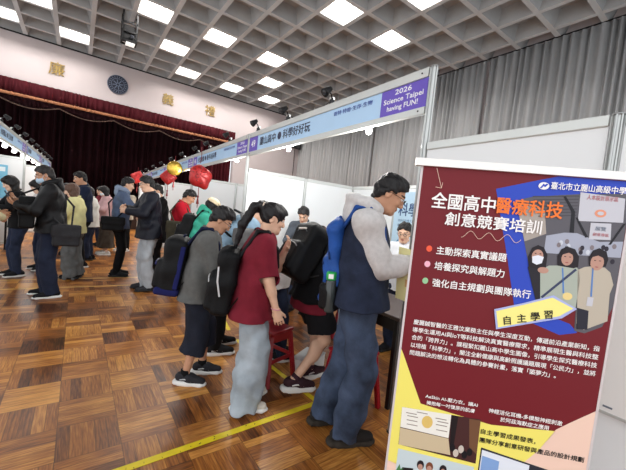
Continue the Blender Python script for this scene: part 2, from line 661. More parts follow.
# round school emblem
root = empty('wall_emblem', (1.20, STAGE_Y - 0.005, 6.32), 0, 'round dark blue emblem with white ring pattern on the wall above the stage', 'emblem')
RX = Matrix.Rotation(PI / 2, 3, 'X')
MB().lathe([(0.0, 0.0), (0.40, 0.0), (0.40, 0.04), (0.36, 0.05), (0, 0.05)], n=40, R=RX).build('disc', mat('emblem_blue', (18, 26, 46), .5), root)
ew = mat('emblem_silver', (112, 122, 142), .4, .4)
mb = MB()
for rr in (0.385, 0.25):
    mb.tube([(rr * math.cos(a), -0.052, rr * math.sin(a)) for a in [2 * PI * k / 36 for k in range(37)]], 0.009, 6)
for k in range(22):
    a = 2 * PI * k / 22
    mb.box((0.315 * math.cos(a), -0.055, 0.315 * math.sin(a)), (0.05, .012, 0.028), Matrix.Rotation(-a, 3, 'Y'))
for k in range(8):
    a = 2 * PI * k / 8 + .2
    mb.bar((0.05 * math.cos(a), -.055, .05 * math.sin(a)), (0.21 * math.cos(a), -.055, .21 * math.sin(a)), .03, .012, up=(0, 1, 0))
mb.tube([(0.06 * math.cos(a), -0.055, 0.06 * math.sin(a)) for a in [2 * PI * k / 18 for k in range(19)]], 0.01, 6)
mb.build('emblem_pattern', ew, root)

# gold characters of the motto
for ch, x, lab in (('廉', -0.91, 'gold character left of the round emblem on the stage wall'),
                   ('恥', -2.98, 'gold character farthest left on the stage wall'),
                   ('義', 3.27, 'gold character first to the right of the round emblem'),
                   ('禮', 5.29, 'gold character farthest right on the stage wall')):
    o = text(ch, frame((x, STAGE_Y - 0.03, 6.08), (1, 0, 0), (0, 0, 1)), 0.55, gold, None, 'wall_character', 0.0, 'CENTER', depth=0.05)
    tag(o, lab, 'wall character', 'gold motto characters above the stage')

# black projector cage hung from the ceiling
px_, py_, pz_ = 0.66, 12.0, 6.55
root = empty('hanging_projector', (1.08, 12.5, 6.60), 0, 'black projector in an open cage hanging from the ceiling before the stage wall', 'projector')
mb = MB()
for sx in (-.24, .24):
    for sy in (-.2, .2):
        mb.bar((sx, sy, -.3), (sx, sy, .72), .055, .055)
for z in (-.3, 0.02, .34):
    for s in (-.2, .2):
        mb.bar((-.26, s, z), (.26, s, z), .055, .055)
    for s in (-.24, .24):
        mb.bar((s, -.2, z), (s, .2, z), .055, .055)
mb.bar((-.3, 0, .34), (.3, 0, .55), .03, .03)
mb.build('cage', black_metal, root)
MB().box((0, 0, -.14), (.42, .36, .2), None, .02).box((0, 0, .17), (.40, .3, .2), None, .02).build('projector_body', mat('projector_black', (12, 12, 13), .8), root)
MB().lathe([(.0, 0), (.07, 0), (.075, .05), (.05, .07), (0, .07)], (.08, -.2, -.14), 16, RX).build('lens', mat('lens_grey', (40, 42, 48), .3), root)
MB().box((0.05, -.05, -.36), (.3, .3, .05), None, .01).build('lower_light', mat('pale_lamp', (230, 230, 225), .5, emit=1.0), root)

root.scale = (.82, .82, .86)

# two small wall speakers in the corner
for z, lab in ((6.0, 'upper of two small black speakers at the hall corner'), (5.55, 'lower of two small black speakers at the hall corner')):
    root = empty('wall_speaker', (10.5, STAGE_Y - 0.28, z), 0, lab, 'speaker', 'black speakers in the hall corner')
    MB().box((0, 0, 0), (.42, .34, .36), Matrix.Rotation(.25, 3, 'X'), .03).build('cabinet', mat('speaker_black', (30, 30, 32), .6), root)
    MB().lathe([(0, 0), (.11, 0), (.13, .02), (0, .03)], (0, -.17, -.05), 18, RX).build('driver', mat('driver_grey', (66, 66, 68), .5), root)
    MB().bar((0, 0, .0), (0, .28, .06), .05, .05).build('bracket', black_metal, root)
o = MB().tube([(10.55, STAGE_Y - .03, 5.4), (10.57, STAGE_Y - .03, 4.2), (10.55, STAGE_Y - .03, 1.0)], .015, 6).build('speaker_cable', black_metal)
tag(o, 'thin dark cable running down the corner below the speakers', 'cable')
# ================================================================== THE BOOTHS
sign_blue = mat('sign_light_blue', (182, 216, 246), 0.4, 0, 0.02, 3)
sign_purple = mat('sign_purple', (104, 80, 190), 0.4)
white_ink = mat('white_ink', (246, 246, 246), 0.5)
navy_ink = mat('navy_ink', (30, 38, 74), 0.5)
blue_ink = mat('blue_ink', (66, 92, 170), 0.5)
post_metal = mat('post_aluminium', (186, 188, 186), 0.35, 0.7, 0.05, 4)
rail_metal = mat('rail_aluminium', (206, 208, 204), 0.42, 0.45, 0.04, 4)
lamp_bulb = mat('spot_bulb', (255, 253, 248), 0.4, emit=9.0)


class Row:
    """a row of booths: x across from the front plane, y along the row"""

    def __init__(s, x0, side):
        s.M = Matrix.Translation((x0, 0, 0)) @ Matrix.Rotation(ROW, 4, 'Z')
        s.side = side        # +1: booths lie toward +x

    def at(s, x, y, z=0.0):
        return s.M @ V((x * s.side, y, z))


RIGHT, LEFT = Row(FX, 1), Row(LX, -1)


def rootat(row, name, x, y, z, label, cat, group=None, turn=0.0):
    return empty(name, row.at(x, y, z), ROW + turn, label, cat, group)


def post(row, x, y, h, label, group=None):
    root = rootat(row, 'booth_post', x, y, 0, label, 'post', group)
    mb = MB()
    mb.lathe([(0.017, 0.01), (0.017, h - .005)], n=8)
    for k in range(8):
        a = 2 * PI * k / 8
        mb.box((0.019 * math.cos(a), 0.019 * math.sin(a), h / 2 + .003), (0.010, 0.0055, h - .012), Matrix.Rotation(a, 3, 'Z'))
    mb.build('extrusion', post_metal, root)
    MB().lathe([(0, h - .006), (.026, h - .006), (.024, h), (0, h)], n=12).build('end_cap', mat('cap_grey', (150, 152, 152), .5), root)
    MB().lathe([(0, 0), (.03, 0), (.03, .008), (.02, .012), (0, .012)], n=12).build('foot', black_metal, root)
    return root


def panel(row, p0, p1, h, label, group=None, sheet=None):
    """one white partition panel between two posts, with a top and a bottom rail"""
    a, b = row.at(*p0), row.at(*p1)
    d = b - a
    ang = math.atan2(d.y, d.x)
    L = d.length
    root = empty('partition_panel', a, ang, label, 'panel', group)
    MB().span((.027, -.004, .10), (L - .027, .004, h - .045)).build('sheet', sheet or white_panel, root)
    mb = MB()
    mb.span((.027, -.016, h - .05), (L - .027, .016, h), .004)
    mb.build('top_rail', rail_metal, root)
    MB().span((.027, -.016, .06), (L - .027, .016, .11), .004).build('bottom_rail', rail_metal, root)
    return root


def fascia(row, y0, y1, label, name_text, number, other=None, z0=2.195, z1=2.5, detail=True):
    """name board across a booth front"""
    root = rootat(row, 'booth_sign', 0, (y0 + y1) / 2, 0, label, 'sign', 'booth name boards')
    L = (y1 - y0) / 2 - 0.028
    s = -row.side            # outward direction along local x
    MB().span((-.018, -L, z1 - .062), (.018, L, z1), .003).build('top_rail', rail_metal, root)
    MB().span((-.018, -L, z0), (.018, L, z0 + .048), .003).build('bottom_rail', rail_metal, root)
    f = s * .0065
    pb = MB().span((-.005, -L, z0 + .046), (.005, L, z1 - .06)).build('blue_panel', sign_blue, root)
    yd = V((0, -1, 0)) if row.side > 0 else V((0, 1, 0))      # reading direction
    st = -L if row.side < 0 else L                              # where a line starts

    def F(dist, z, lift=0.0):
        return frame((f + s * lift, st + yd.y * dist, z), yd, (0, 0, 1))

    def patch(d0, d1, name, parent):
        a = V((f, st + yd.y * d0, z0 + .05)); b = V((f + s * .001, st + yd.y * d1, z1 - .064))
        return MB().span(a, b).build(name, sign_purple, parent)

    W = 2 * L
    zc = (z0 + z1) / 2
    p1_ = patch(W - .42, W, 'purple_end_panel', root)
    p2_ = patch(0, .27, 'purple_number_panel', root)
    for k, (t, w) in enumerate((('2026', .15), ('Science Taipei', .36), ('having FUN!', .28))):
        text(t, F(W - .21, z1 - .112 - .055 * k, .0013), .052, white_ink, p1_, 'lettering', .018, 'CENTER', width=w)
    text(number, F(.135, zc - .045, .0013), .13, white_ink, p2_, 'lettering', .02, 'CENTER')
    if name_text:
        text(name_text, F(.34, zc - .04, .0013), .115, navy_ink, pb, 'lettering', .012)
    text('奇特‧特奇‧生存‧生物', F(W - 1.02, z1 - .125, .0013), .042, blue_ink, pb, 'lettering', .012, width=.5)
    mb = MB()
    for d in (.05, W - .05):
        for z in (z1 - .03, z0 + .024):
            mb.lathe([(0, 0), (.006, 0), (.006, .003), (0, .003)], (s * .018, st + yd.y * d, z), 8, Matrix.Rotation(s * PI / 2, 3, 'Y'))
    mb.build('screws', black_metal, root)
    return root


NAMES = ['麗山高中 ● 科學好好玩', '光影遊戲 ● 動手玩科學', '機械滾球 ● 創意接力', '電磁世界 ● 科學探索', '植物密碼 ● 綠色生活']
SIGN_R = ['long light blue sign of the nearest right booth with purple end panel and number 49',
          'blue booth sign next beyond sign 49 in the right row', 'blue booth sign above the big red foil balloon, third from the camera',
          'blue booth sign fourth from the camera in the right row', 'farthest blue booth sign of the right row beside the red decoration']
for k in range(5):
    y0, y1 = BOOTH_Y[k], BOOTH_Y[k] + 3.0
    fascia(RIGHT, y0, y1, SIGN_R[k], NAMES[k], str(49 - k))
ORD = ['nearest', 'second', 'third', 'fourth', 'fifth', 'farthest']
for k in range(6):
    post(RIGHT, 0, BOOTH_Y[k], 2.5, 'aluminium front post of the right booth row, %s from the camera%s' % (ORD[k], ', beside the rollup banner' if k == 0 else ''))

# front panels beside the first booth, its back wall and the partitions
panel(RIGHT, (0, 1.39), (0, .42), 2.0, 'white front panel behind the rollup banner, between the two front posts')
panel(RIGHT, (0, .42), (0, -.55), 2.0, 'white front panel at the right picture edge that carries the white poster')
post(RIGHT, 0, .42, 2.0, 'short aluminium post at the top right of the picture behind the banner')
post(RIGHT, 0, -.55, 2.0, 'short aluminium post outside the right picture edge')
for k in range(5):
    y = BOOTH_Y[k] + 3.0
    for q in range(2):
        panel(RIGHT, (q, y), (q + 1, y), 2.03, ['white partition panel at the far side of booth 49, %s',
              'white partition panel behind the red foil balloon, %s', 'white partition panel closing the third right booth, %s',
              'white partition panel closing the fourth right booth, %s', 'white partition panel at the far end of the right row, %s'][k] % ('half nearer the aisle', 'half nearer the back wall')[q])
        post(RIGHT, q + 1, y, 2.03, 'slim post of the right booth partitions, %s row, %s' % (ORD[k], ('in mid partition', 'at the back wall')[q]))
for q in range(17):
    y = -.61 + q
    panel(RIGHT, (2.0, y + .0), (2.0, y + 1.0), 2.03, 'white back wall panel of the right-hand booths', 'white panels along the back of the right booths')
    if abs((y - 1.39) % 3.0) > .01:
        post(RIGHT, 2.0, y, 2.03, 'slim post between back wall panels of the right-hand booths', 'slim posts along the back of the right booths')

# ---- the left-hand row
SIGN_L = ['light blue sign of the left row at the left picture edge', 'light blue sign of the left row second from the camera',
          'light blue sign of the left row nearest the stage']
for k in range(3):
    y0 = 7.39 + 3 * k
    fascia(LEFT, y0, y0 + 3, SIGN_L[k], ['水的魔法 ● 生活化學', '聲音實驗室', '數學步道'][k], str(21 + k))
for k in range(4):
    y = 7.39 + 3 * k
    post(LEFT, 0, y, 2.5, 'aluminium front post of the left booth row, %s from the camera' % ORD[k])
    for q in range(3):
        panel(LEFT, (q, y), (q + 1, y), 2.12, 'white partition panel of the left booths, %s partition, %s' % (ORD[k], ('by the aisle', 'in the middle', 'at the back')[q]))
        post(LEFT, q + 1, y, 2.12, 'slim post of the left partitions, %s partition, %s' % (ORD[k], ('in mid wall', 'second inward', 'at the back')[q]))
for q in range(9):
    panel(LEFT, (3.0, 7.39 + q), (3.0, 8.39 + q), 2.12, 'white back wall panel of the left-hand booths', 'white panels along the back of the left booths')
poster_blue = mat('poster_pale_blue', (120, 186, 214), 0.5, 0, 0.06, 3)
# poster hung on the partition
o = empty('wall_poster', LEFT.at(.62, 10.36, 1.55), ROW, 'pale blue poster on the white left partition behind the two women', 'poster')
MB().span((-.22, -.006, -.42), (.34, 0, .35)).build('print_sheet', poster_blue, o)
MB().span((-.18, -.008, .20), (.30, -.006, .30)).build('title_band', mat('poster_white', (226, 238, 242), .5), o)

# ---- lamps on the boards
spot_white = mat('spot_white', (228, 228, 226), 0.4)


def spot(row, y, label, n):
    """clamp spotlight standing on the top rail of a board"""
    root = rootat(row, 'clamp_spotlight', 0, y, 2.5175, label, 'spotlight', 'clamp spotlights on the booth signs')
    s = -row.side
    MB().box((0, 0, .004), (.05, .04, .05), None, .004).box((0, 0, .03), (.02, .02, .04)).build('clamp', black_metal, root)
    MB().tube([(0, 0, .04), (s * .03, -.01, .085), (s * .09, -.02, .10)], .008, 8).build('arm', black_metal, root, True)
    R = Matrix.Rotation(s * 2.3, 3, 'Y')
    MB().lathe([(0, -.06), (.028, -.055), (.034, -.02), (.048, .03), (.052, .055), (.046, .055), (.0, .03)], (s * .09, -.02, .10), 16, R).build('lamp_head', black_metal, root, True)
    MB().lathe([(0, .0), (.03, .0), (.033, .03), (0, .045)], (s * .115, -.02, .085), 12, R).build('reflector', mat('spot_glass', (52, 52, 54), .3), root, True)
    MB().box((-s * .02, .03, .05), (.05, .05, .035), None, .006).build('ballast', spot_white, root)
    MB().tube([(0, .03, .05), (-s * .03, .09, .03), (-s * .01, .13, .004)], .004, 6).build('power_cord', black_metal, root)
    root.scale = (.8, .8, .8)
    return root


k = 0
for y, lab in ((2.5, 'black clamp spotlight on sign 49, nearest the camera'), (3.32, 'black clamp spotlight on sign 49, middle one'),
               (4.12, 'black clamp spotlight on sign 49 above the number'), (5.2, 'clamp spotlight first beyond the sign 49 on the right row'),
               (6.3, 'clamp spotlight above the second right booth, its middle'), (7.1, 'clamp spotlight at the far end of the second right sign'),
               (8.3, 'clamp spotlight above the third right booth, nearer one'), (9.5, 'clamp spotlight above the third right booth, farther one'),
               (11.0, 'clamp spotlight above the fourth right booth, nearer one'), (12.5, 'clamp spotlight above the fourth right booth, farther one'),
               (14.2, 'clamp spotlight above the last right booth, nearer one'), (15.6, 'clamp spotlight above the last right booth, farther one')):
    spot(RIGHT, y, lab, k); k += 1
for q in range(9):
    y = 7.8 + q * .98
    spot(LEFT, y, 'small clamp spotlight on top of the left row of signs', k); k += 1


def bulb(row, x, y, z, label, power):
    root = rootat(row, 'booth_lamp', x, y, z, label, 'lamp', 'bright bulbs under the booth signs')
    MB().lathe([(0, -.028), (.018, -.022), (.027, 0), (.022, .025), (0, .04)], n=16).build('bulb', lamp_bulb, root, True)
    MB().lathe([(0, .035), (.026, .035), (.026, .085), (0, .09)], n=12).build('socket', spot_white, root)
    MB().tube([(0, 0, .085), (-.03 * row.side, 0, .07), (-(x - .010) * row.side, 0, .03)], .007, 6).build('bracket', black_metal, root)
    if row.side < 0: root.scale = (1.6, 1.6, 1.0)
    ld = bpy.data.lights.new('bulb_glow', 'POINT')
    ld.energy = power
    ld.shadow_soft_size = .05
    ld.color = (1, .97, .93)
    lo = bpy.data.objects.new('bulb_glow', ld)
    link(lo, root)
    lo.location = (0, 0, -.11)


for y, lab in ((2.05, 'bright lamp under sign 49 near its purple end panel'), (3.4, 'bright lamp under sign 49 near its lettering'),
               (5.05, 'bright lamp under the second right sign, just beyond the post'), (7.9, 'small bright lamp under the third right sign'),
               (10.9, 'small bright lamp under the fourth right sign'), (14.5, 'small bright lamp under the last right sign')):
    bulb(RIGHT, .09, y, 2.2, lab, 36)
for q, y in enumerate((8.6, 9.55, 10.6, 11.4, 12.4, 13.4)):
    bulb(LEFT, .07, y, 2.17, 'bright white lamp hanging in a row under the left signs', 8)

# ---- poster on the back wall of booth 49 and the hanging white poster at the right edge
root = rootat(RIGHT, 'wall_poster', 1.975, 3.02, 0, 'pale blue poster with large dark characters on the back wall behind the vendor', 'poster')
ps = MB().span((-.004, -.34, .75), (0, .34, 1.93)).build('print_sheet', mat('poster_sky', (186, 214, 232), .5, 0, .08, 3), root)


def PF(y, z, l=.001): return frame((-.004 - l, y, z), (0, -1, 0), (0, 0, 1))


text('科學力', PF(.26, 1.60), .2, mat('poster_ink', (44, 74, 118), .5), ps, 'lettering', .02, width=.52)
for k, (t, w) in enumerate((('奇妙的科學之旅從這裡開始', .5), ('動手做 動腦想', .34), ('一起探索科學的力量', .44))):
    text(t, PF(.25, 1.50 - .07 * k), .04, mat('poster_ink_soft', (80, 116, 150), .5), ps, 'lettering', .008, width=w)
mb = MB()
mb.lathe([(0, 0), (.16, 0), (.16, .002), (0, .002)], (-.0055, .1, 1.12), 28, Matrix.Rotation(-PI / 2, 3, 'Y'))
mb.build('round_motif', mat('poster_motif', (96, 150, 190), .5), ps)
MB().span((-.006, -.30, .80), (-.004, .30, .95)).build('orange_band', mat('poster_orange', (226, 178, 120), .5), ps)
text('科學好好玩', PF(.22, .85, .003), .07, white_ink, ps, 'lettering', .015)

root = rootat(RIGHT, 'white_poster', -.018, -.06, 0, 'white board poster hung low on the front panel at the right picture edge', 'poster')
ps = MB().span((-.010, -.42, .76), (0, .40, 1.72), .002).build('board', mat('poster_paper', (238, 236, 232), .5), root)
MB().span((-.012, -.42, .755), (.002, .40, .768), .001).build('lower_edge', rail_metal, root)
MB().span((-.0125, .355, .785), (-.010, .385, .792)).build('corner_label', mat('label_grey', (110, 116, 128), .5), ps)


def WF(y, z, l=.001): return frame((-.0105 - l, y, z), (0, -1, 0), (0, 0, 1))


mb = MB()
for (ya, yb, za, zb) in ((.24, .12, .835, .838), (.24, .12, .955, .958), (.24, .237, .835, .958), (.123, .12, .835, .958)):
    mb.span((-.0122, ya, za), (-.010, yb, zb))
mb.build('outlined_box', mat('label_ink', (70, 70, 74), .5), ps)
text('公告', WF(.22, 1.02), .07, mat('label_ink', (70, 70, 74), .5), ps, 'lettering', .01)

# ---- foil balloons hung from the boards
foil_red = mat('red_foil', (170, 36, 36), 0.38, 0.2, 0.25, 14, 0.3, 9)
foil_gold = mat('gold_foil', (206, 168, 70), 0.25, 0.7, 0.2, 10, 0.2, 9)
print_dark = mat('balloon_print', (120, 20, 22), 0.5)


def balloon(p, size, kind, label, rz, tilt=0.0, strings=None, drop=0.35):
    root = empty('foil_balloon', p, rz, label, 'balloon')
    bm = bmesh.new()
    n = 40
    m_ = 14
    R = Matrix.Rotation(tilt, 3, 'Y')
    for side in (1, -1):
        rings = []
        for i in range(m_ + 1):
            f = i / m_
            ring = []
            for k in range(n):
                a = 2 * PI * k / n
                if kind == 'diamond':
                    c, s_ = abs(math.cos(a)), abs(math.sin(a))
                    r = 1.0 / (c ** 1.15 + s_ ** 1.15) ** (1 / 1.15)
                elif kind == 'heart':
                    r = 0.82 + 0.10 * math.cos(a * 3 + PI / 2) - 0.22 * math.exp(-((a - PI / 2) / .35) ** 2) * 0.6
                    r += 0.42 * math.exp(-((a - 3 * PI / 2) / .38) ** 2)
                else:
                    r = 1.0
                crimp = 1 + 0.035 * math.sin(a * 20) * f
                thick = 0.34 * (1 - f ** 2.4) ** 0.6
                ring.append(bm.verts.new(R @ V((r * f * crimp * math.cos(a) * size, side * thick * size * (1 + .06 * math.sin(7 * a) * f), r * f * crimp * math.sin(a) * size))))
            rings.append(ring)
        for A, B in zip(rings, rings[1:]):
            for k in range(n):
                q = (A[k], A[(k + 1) % n], B[(k + 1) % n], B[k])
                bm.faces.new(q if side < 0 else q[::-1])
    bmesh.ops.remove_doubles(bm, verts=bm.verts, dist=size * .004)
    mb = MB(); mb.bm.free(); mb.bm = bm
    body = mb.build('foil_body', foil_gold if kind == 'round' else foil_red, root, True)
    rnd = random.Random(5)
    if kind != 'round':
        mb = MB()
        for q in range(26):
            a, r = rnd.uniform(0, 2 * PI), rnd.uniform(.1, .62)
            x, z = r * math.cos(a) * size, r * math.sin(a) * size
            for sd in (1, -1):
                y = sd * (0.34 * (1 - r ** 2.4) ** 0.6 + .004) * size
                mb.tube([R @ V((x, y, z)), R @ V((x + rnd.uniform(-.09, .09) * size, y, z + rnd.uniform(-.09, .09) * size))], .012 * size / .25, 5)
        mb.build('printed_pattern', print_dark, body)
    MB().tube([(0, 0, size * .9), (.01, 0, size + .12), (0, 0, max(.2, 2.5 - p[2]))], .006, 6).build('hanging_cord', print_dark, root)
    MB().tube([(0, 0, -size * .9), (.005, 0, -size - drop * .4), (0, 0, -size - drop)], .007, 6).build('tail_cord', print_dark, root)
    MB().lathe([(.012, 0), (.02, -.02), (.012, -.05), (.026, -.16), (0, -.16)], (0, 0, -size - drop * .35), 10).build('tassel', print_dark, root)
    return root


FACE = math.atan2(-.29, .95) * 1.0
balloon((1.80, 6.2, 1.98), .245, 'heart', 'biggest red foil balloon hanging from the right signs', FACE, -.5)
balloon((1.86, 9.1, 2.07), .21, 'diamond', 'red diamond foil balloon beyond the gold one', FACE)
balloon((1.82, 8.3, 2.24), .17, 'round', 'round gold foil balloon between the two red ones', FACE)
balloon((1.95, 15.2, 2.30), .28, 'diamond', 'far red foil decoration at the stage end of the right row', FACE, .3)

# ---- tables, stools and the things about them
stool_red = mat('red_plastic', (150, 16, 30), 0.3, 0, 0.05, 4)
table_top = mat('dark_table_laminate', (66, 50, 44), 0.35, 0, 0.1, 3)


def table(x, y0, y1, label):
    root = rootat(RIGHT, 'booth_table', x, (y0 + y1) / 2, 0, label, 'table')
    L = (y1 - y0) / 2
    MB().box((0, 0, .73), (.6, 2 * L, .03), None, .006).build('tabletop', table_top, root)
    MB().box((.24, 0, .66), (.03, 2 * L - .12, .10)).box((-.24, 0, .66), (.03, 2 * L - .12, .10)).build('apron', black_metal, root)
    for sx in (-.26, .26):
        for sy in (-1, 1):
            MB().box((sx, sy * (L - .05), .36), (.035, .035, .71), None, .004).build('leg', black_metal, root)


table(.45, 1.55, 3.35, 'dark topped table across the front of booth 49')
table(.45, 4.75, 6.55, 'dark topped table across the front of the second right booth')
table(.45, 7.75, 9.55, 'dark topped table across the front of the third right booth')
root = empty('booth_table', LEFT.at(.45, 9.0), ROW, 'dark table in the left row behind the two women', 'table')
MB().box((0, 0, .73), (.6, 1.8, .03), None, .006).build('tabletop', table_top, root)
for sx in (-.26, .26):
    for sy in (-.85, .85):
        MB().box((sx, sy, .36), (.035, .035, .71)).build('leg', black_metal, root)


def stool(p, rz, label):
    root = empty('plastic_stool', (p[0], p[1], 0), rz, label, 'stool', 'red plastic stools at booth 49')
    mb = MB()
    mb.box((0, 0, .435), (.29, .29, .03), None, .014)
    mb.build('seat', stool_red, root)
    mb = MB()
    h1, h0 = .42, .30
    for k in range(4):
        a = PI / 2 * k
        R = Matrix.Rotation(a, 3, 'Z')
        mb.box(R @ V((.128, 0, .39)), (.014, .25, .075), R, .004)
    mb.build('skirt', stool_red, root)
    for sx in (-1, 1):
        for sy in (-1, 1):
            mb = MB()
            mb.bar((sx * .118, sy * .118, .41), (sx * .165, sy * .165, 0.0), .045, .018, up=(sx, -sy, 0), bevel=.004)
            mb.bar((sx * .118, sy * .118, .41), (sx * .165, sy * .165, 0.0), .018, .045, up=(sx, -sy, 0), bevel=.004)
            mb.build('leg', stool_red, root)
    mb = MB()
    for k in range(4):
        R = Matrix.Rotation(PI / 2 * k, 3, 'Z')
        mb.box(R @ V((.143, 0, .2)), (.012, .27, .035), R, .004)
    mb.build('crossbars', stool_red, root)
    return root


stool((1.44, 2.46), .3, 'red plastic stool between the maroon shirt girl and the leg in shorts')
stool((1.80, 1.78), .15, 'red plastic stool right behind the denim man in jeans')
stool((1.80, 3.38), -.2, 'red plastic stool farther back behind the maroon shirt girl')
o = stool((2.78, 2.85), .4, 'dark red stool seen small inside booth 49 under the table')
# ================================================================== THE ROLLUP BANNER
BA = V((0.70502, -0.70919, 0.0))
BU = V((-0.00941, -0.00935, 0.99991))
BN = BA.cross(BU)
BO = V((0.93490, 0.70674, 0.0))
BW = 0.62
bang = math.atan2(BA.y, BA.x)
banner = empty('rollup_banner', BO + BA * BW / 2, bang, 'dark red rollup banner with yellow lower part standing at the right front', 'banner')
binv = banner.matrix_basis.inverted()


def bframe(x, z, lift=0.0):
    M = frame(BO + BA * x + BU * z + BN * lift, BA, BU)
    return binv @ M


def ink(name, c):
    return mat('print_' + name, c, 0.5, spec=0.25)


def bpoly(name, pts, m, lift, parent):
    return MB().prism(pts, bframe(0, 0, lift), 0.0003).build(name, m, parent)


def ell(cx, cz, rx, rz, n=18, a0=0, a1=2 * PI):
    return [(cx + rx * math.cos(a0 + (a1 - a0) * k / n), cz + rz * math.sin(a0 + (a1 - a0) * k / n)) for k in range(n)]


def btext(s, x, z, h, m, lift, parent, width=None, bold=.015, align='LEFT', tilt=0.0):
    M = bframe(x, z, lift)
    if tilt: M = M @ Matrix.Rotation(tilt, 4, 'Z')
    return text(s, M, h, m, parent, 'lettering', bold, align, width, depth=.0003)


red_p, blue_p = ink('dark_red', (112, 27, 36)), ink('royal_blue', (47, 74, 186))
yel_p, pink_p = ink('lemon', (240, 228, 112)), ink('peach', (238, 204, 186))
wht_p, org_p, dk_p = ink('white', (244, 240, 238)), ink('orange', (240, 122, 52)), ink('black', (34, 30, 30))
hw_frame = alu

# hardware
mb = MB()
mb.prism([(-.022, 1.644), (BW + .015, 1.644), (BW + .015, 1.668), (-.022, 1.668)], bframe(0, 0, .012), .026)
mb.build('top_rail', mat('rail_white', (232, 230, 226), .35, .2), banner)
MB().box(binv @ (BO + BA * BW / 2 + V((0, 0, .035))), (BW + .06, .16, .07), None, .02).build('base_cassette', alu, banner)
for sx in (.12, .5):
    MB().box(binv @ (BO + BA * sx + V((0, 0, .008))), (.05, .34, .016), None, .006).build('foot', alu, banner)
MB().bar(binv @ (BO + BA * BW / 2 - BN * .035 + V((0, 0, .06))), binv @ (BO + BA * BW / 2 + BU * 1.65 - BN * .012), .02, .02).build('rear_pole', alu, banner)
sheet = MB().prism([(0, .06), (BW, .06), (BW, 1.646), (0, 1.646)], bframe(0, 0, 0), .0012).build('print_sheet', red_p, banner)
mb = MB()
for x in (0, BW):
    mb.prism([(x - .0035, .06), (x + .0035, .06), (x + .0035, 1.644), (x - .0035, 1.644)], bframe(0, 0, .001), .003)
mb.build('sheet_edge', mat('edge_pale', (206, 196, 196), .4), sheet)

L1, L2, L3, L4, L5, L6 = .0005, .001, .0015, .002, .0025, .003
bpoly('yellow_field', [(.003, 1.02), (.012, 1.003), (.089, .839), (.2, .824), (.321, .811), (.515, .83), (.47, .752), (.40, .66), (.05, .602), (.003, .612)], yel_p, L1, sheet)
bpoly('peach_field', [(.003, .614), (.05, .604), (.40, .66), (.47, .752), (.513, .835), (.55, .866), (.617, .919), (.617, .065), (.003, .065)], pink_p, L1, sheet)
bpoly('blue_field', [(.235, 1.588), (.327, 1.617), (.410, 1.642), (.617, 1.642), (.617, 1.60), (.52, 1.59), (.45, 1.20), (.505, 1.185), (.53, 1.16), (.48, 1.145), (.40, 1.17), (.345, 1.19), (.30, 1.36)], blue_p, L1, sheet)
# the printed photograph of three students in a fair hall
ph = bpoly('printed_photo', [(.299, 1.557), (.345, 1.573), (.47, 1.592), (.614, 1.606), (.616, 1.257), (.595, 1.19), (.55, 1.162), (.52, 1.165), (.515, 1.235), (.404, 1.225), (.342, 1.42)], ink('hall_grey', (92, 90, 97)), L2, sheet)
bpoly('printed_hall', [(.304, 1.537), (.34, 1.55), (.385, 1.534), (.399, 1.461), (.34, 1.43)], ink('hall_cream', (168, 158, 150)), L3, sheet)
bpoly('printed_hall', [(.40, 1.455), (.45, 1.47), (.485, 1.472), (.55, 1.452), (.614, 1.46), (.614, 1.41), (.40, 1.40)], ink('hall_pale', (164, 168, 184)), L3, sheet)
for k in range(7):
    z = 1.575 - k * .010
    bpoly('printed_truss', [(.345 + k * .004, z - .003), (.475, z + .010), (.475, z + .013), (.345 + k * .004, z)], ink('truss', (74, 72, 78)), L3, sheet)
bpoly('printed_truss', [(.432, 1.581), (.438, 1.583), (.47, 1.538), (.476, 1.472), (.464, 1.472), (.461, 1.535)], ink('truss_dark', (34, 34, 40)), L4, sheet)
bpoly('printed_truss', [(.474, 1.52), (.480, 1.52), (.517, 1.463), (.509, 1.461)], ink('truss_dark', (34, 34, 40)), L4, sheet)
bpoly('printed_truss', [(.606, 1.514), (.613, 1.516), (.582, 1.447), (.575, 1.446)], ink('truss_dark', (34, 34, 40)), L4, sheet)
sg = ink('sign_white', (196, 196, 204))
bpoly('printed_hanging_sign', [(.477, 1.599), (.600, 1.590), (.605, 1.517), (.482, 1.510)], sg, L4, sheet)
bpoly('printed_hanging_sign', [(.518, 1.508), (.574, 1.511), (.579, 1.461), (.520, 1.457)], sg, L4, sheet)
btext('人本設計展示區', .497, 1.579, .017, ink('soft_red', (190, 120, 126)), L5, sheet, .085, .005)
bpoly('printed_mark', ell(.54, 1.539, .016, .012), ink('soft_orange', (226, 150, 120)), L5, sheet)
bpoly('printed_mark', ell(.54, 1.539, .009, .006), sg, L6, sheet)
btext('展覽', .532, 1.487, .014, ink('soft_grey', (120, 126, 140)), L5, sheet, .03, .005)
btext('創意專區', .528, 1.470, .011, ink('soft_red', (190, 120, 126)), L5, sheet, .044, .005)
for k in range(16):      # the far crowd in the printed photo
    r = random.Random(k)
    x = r.uniform(.42, .60)
    z = r.uniform(1.395, 1.445)
    bpoly('printed_crowd', ell(x, z, .006, .008, 10), ink('crowd_%d' % (k % 3), [(48, 44, 56), (200, 204, 214), (130, 120, 124)][k % 3]), L4, sheet)
skin_p, hair_p = ink('skin', (186, 144, 128)), ink('hair', (34, 28, 34))
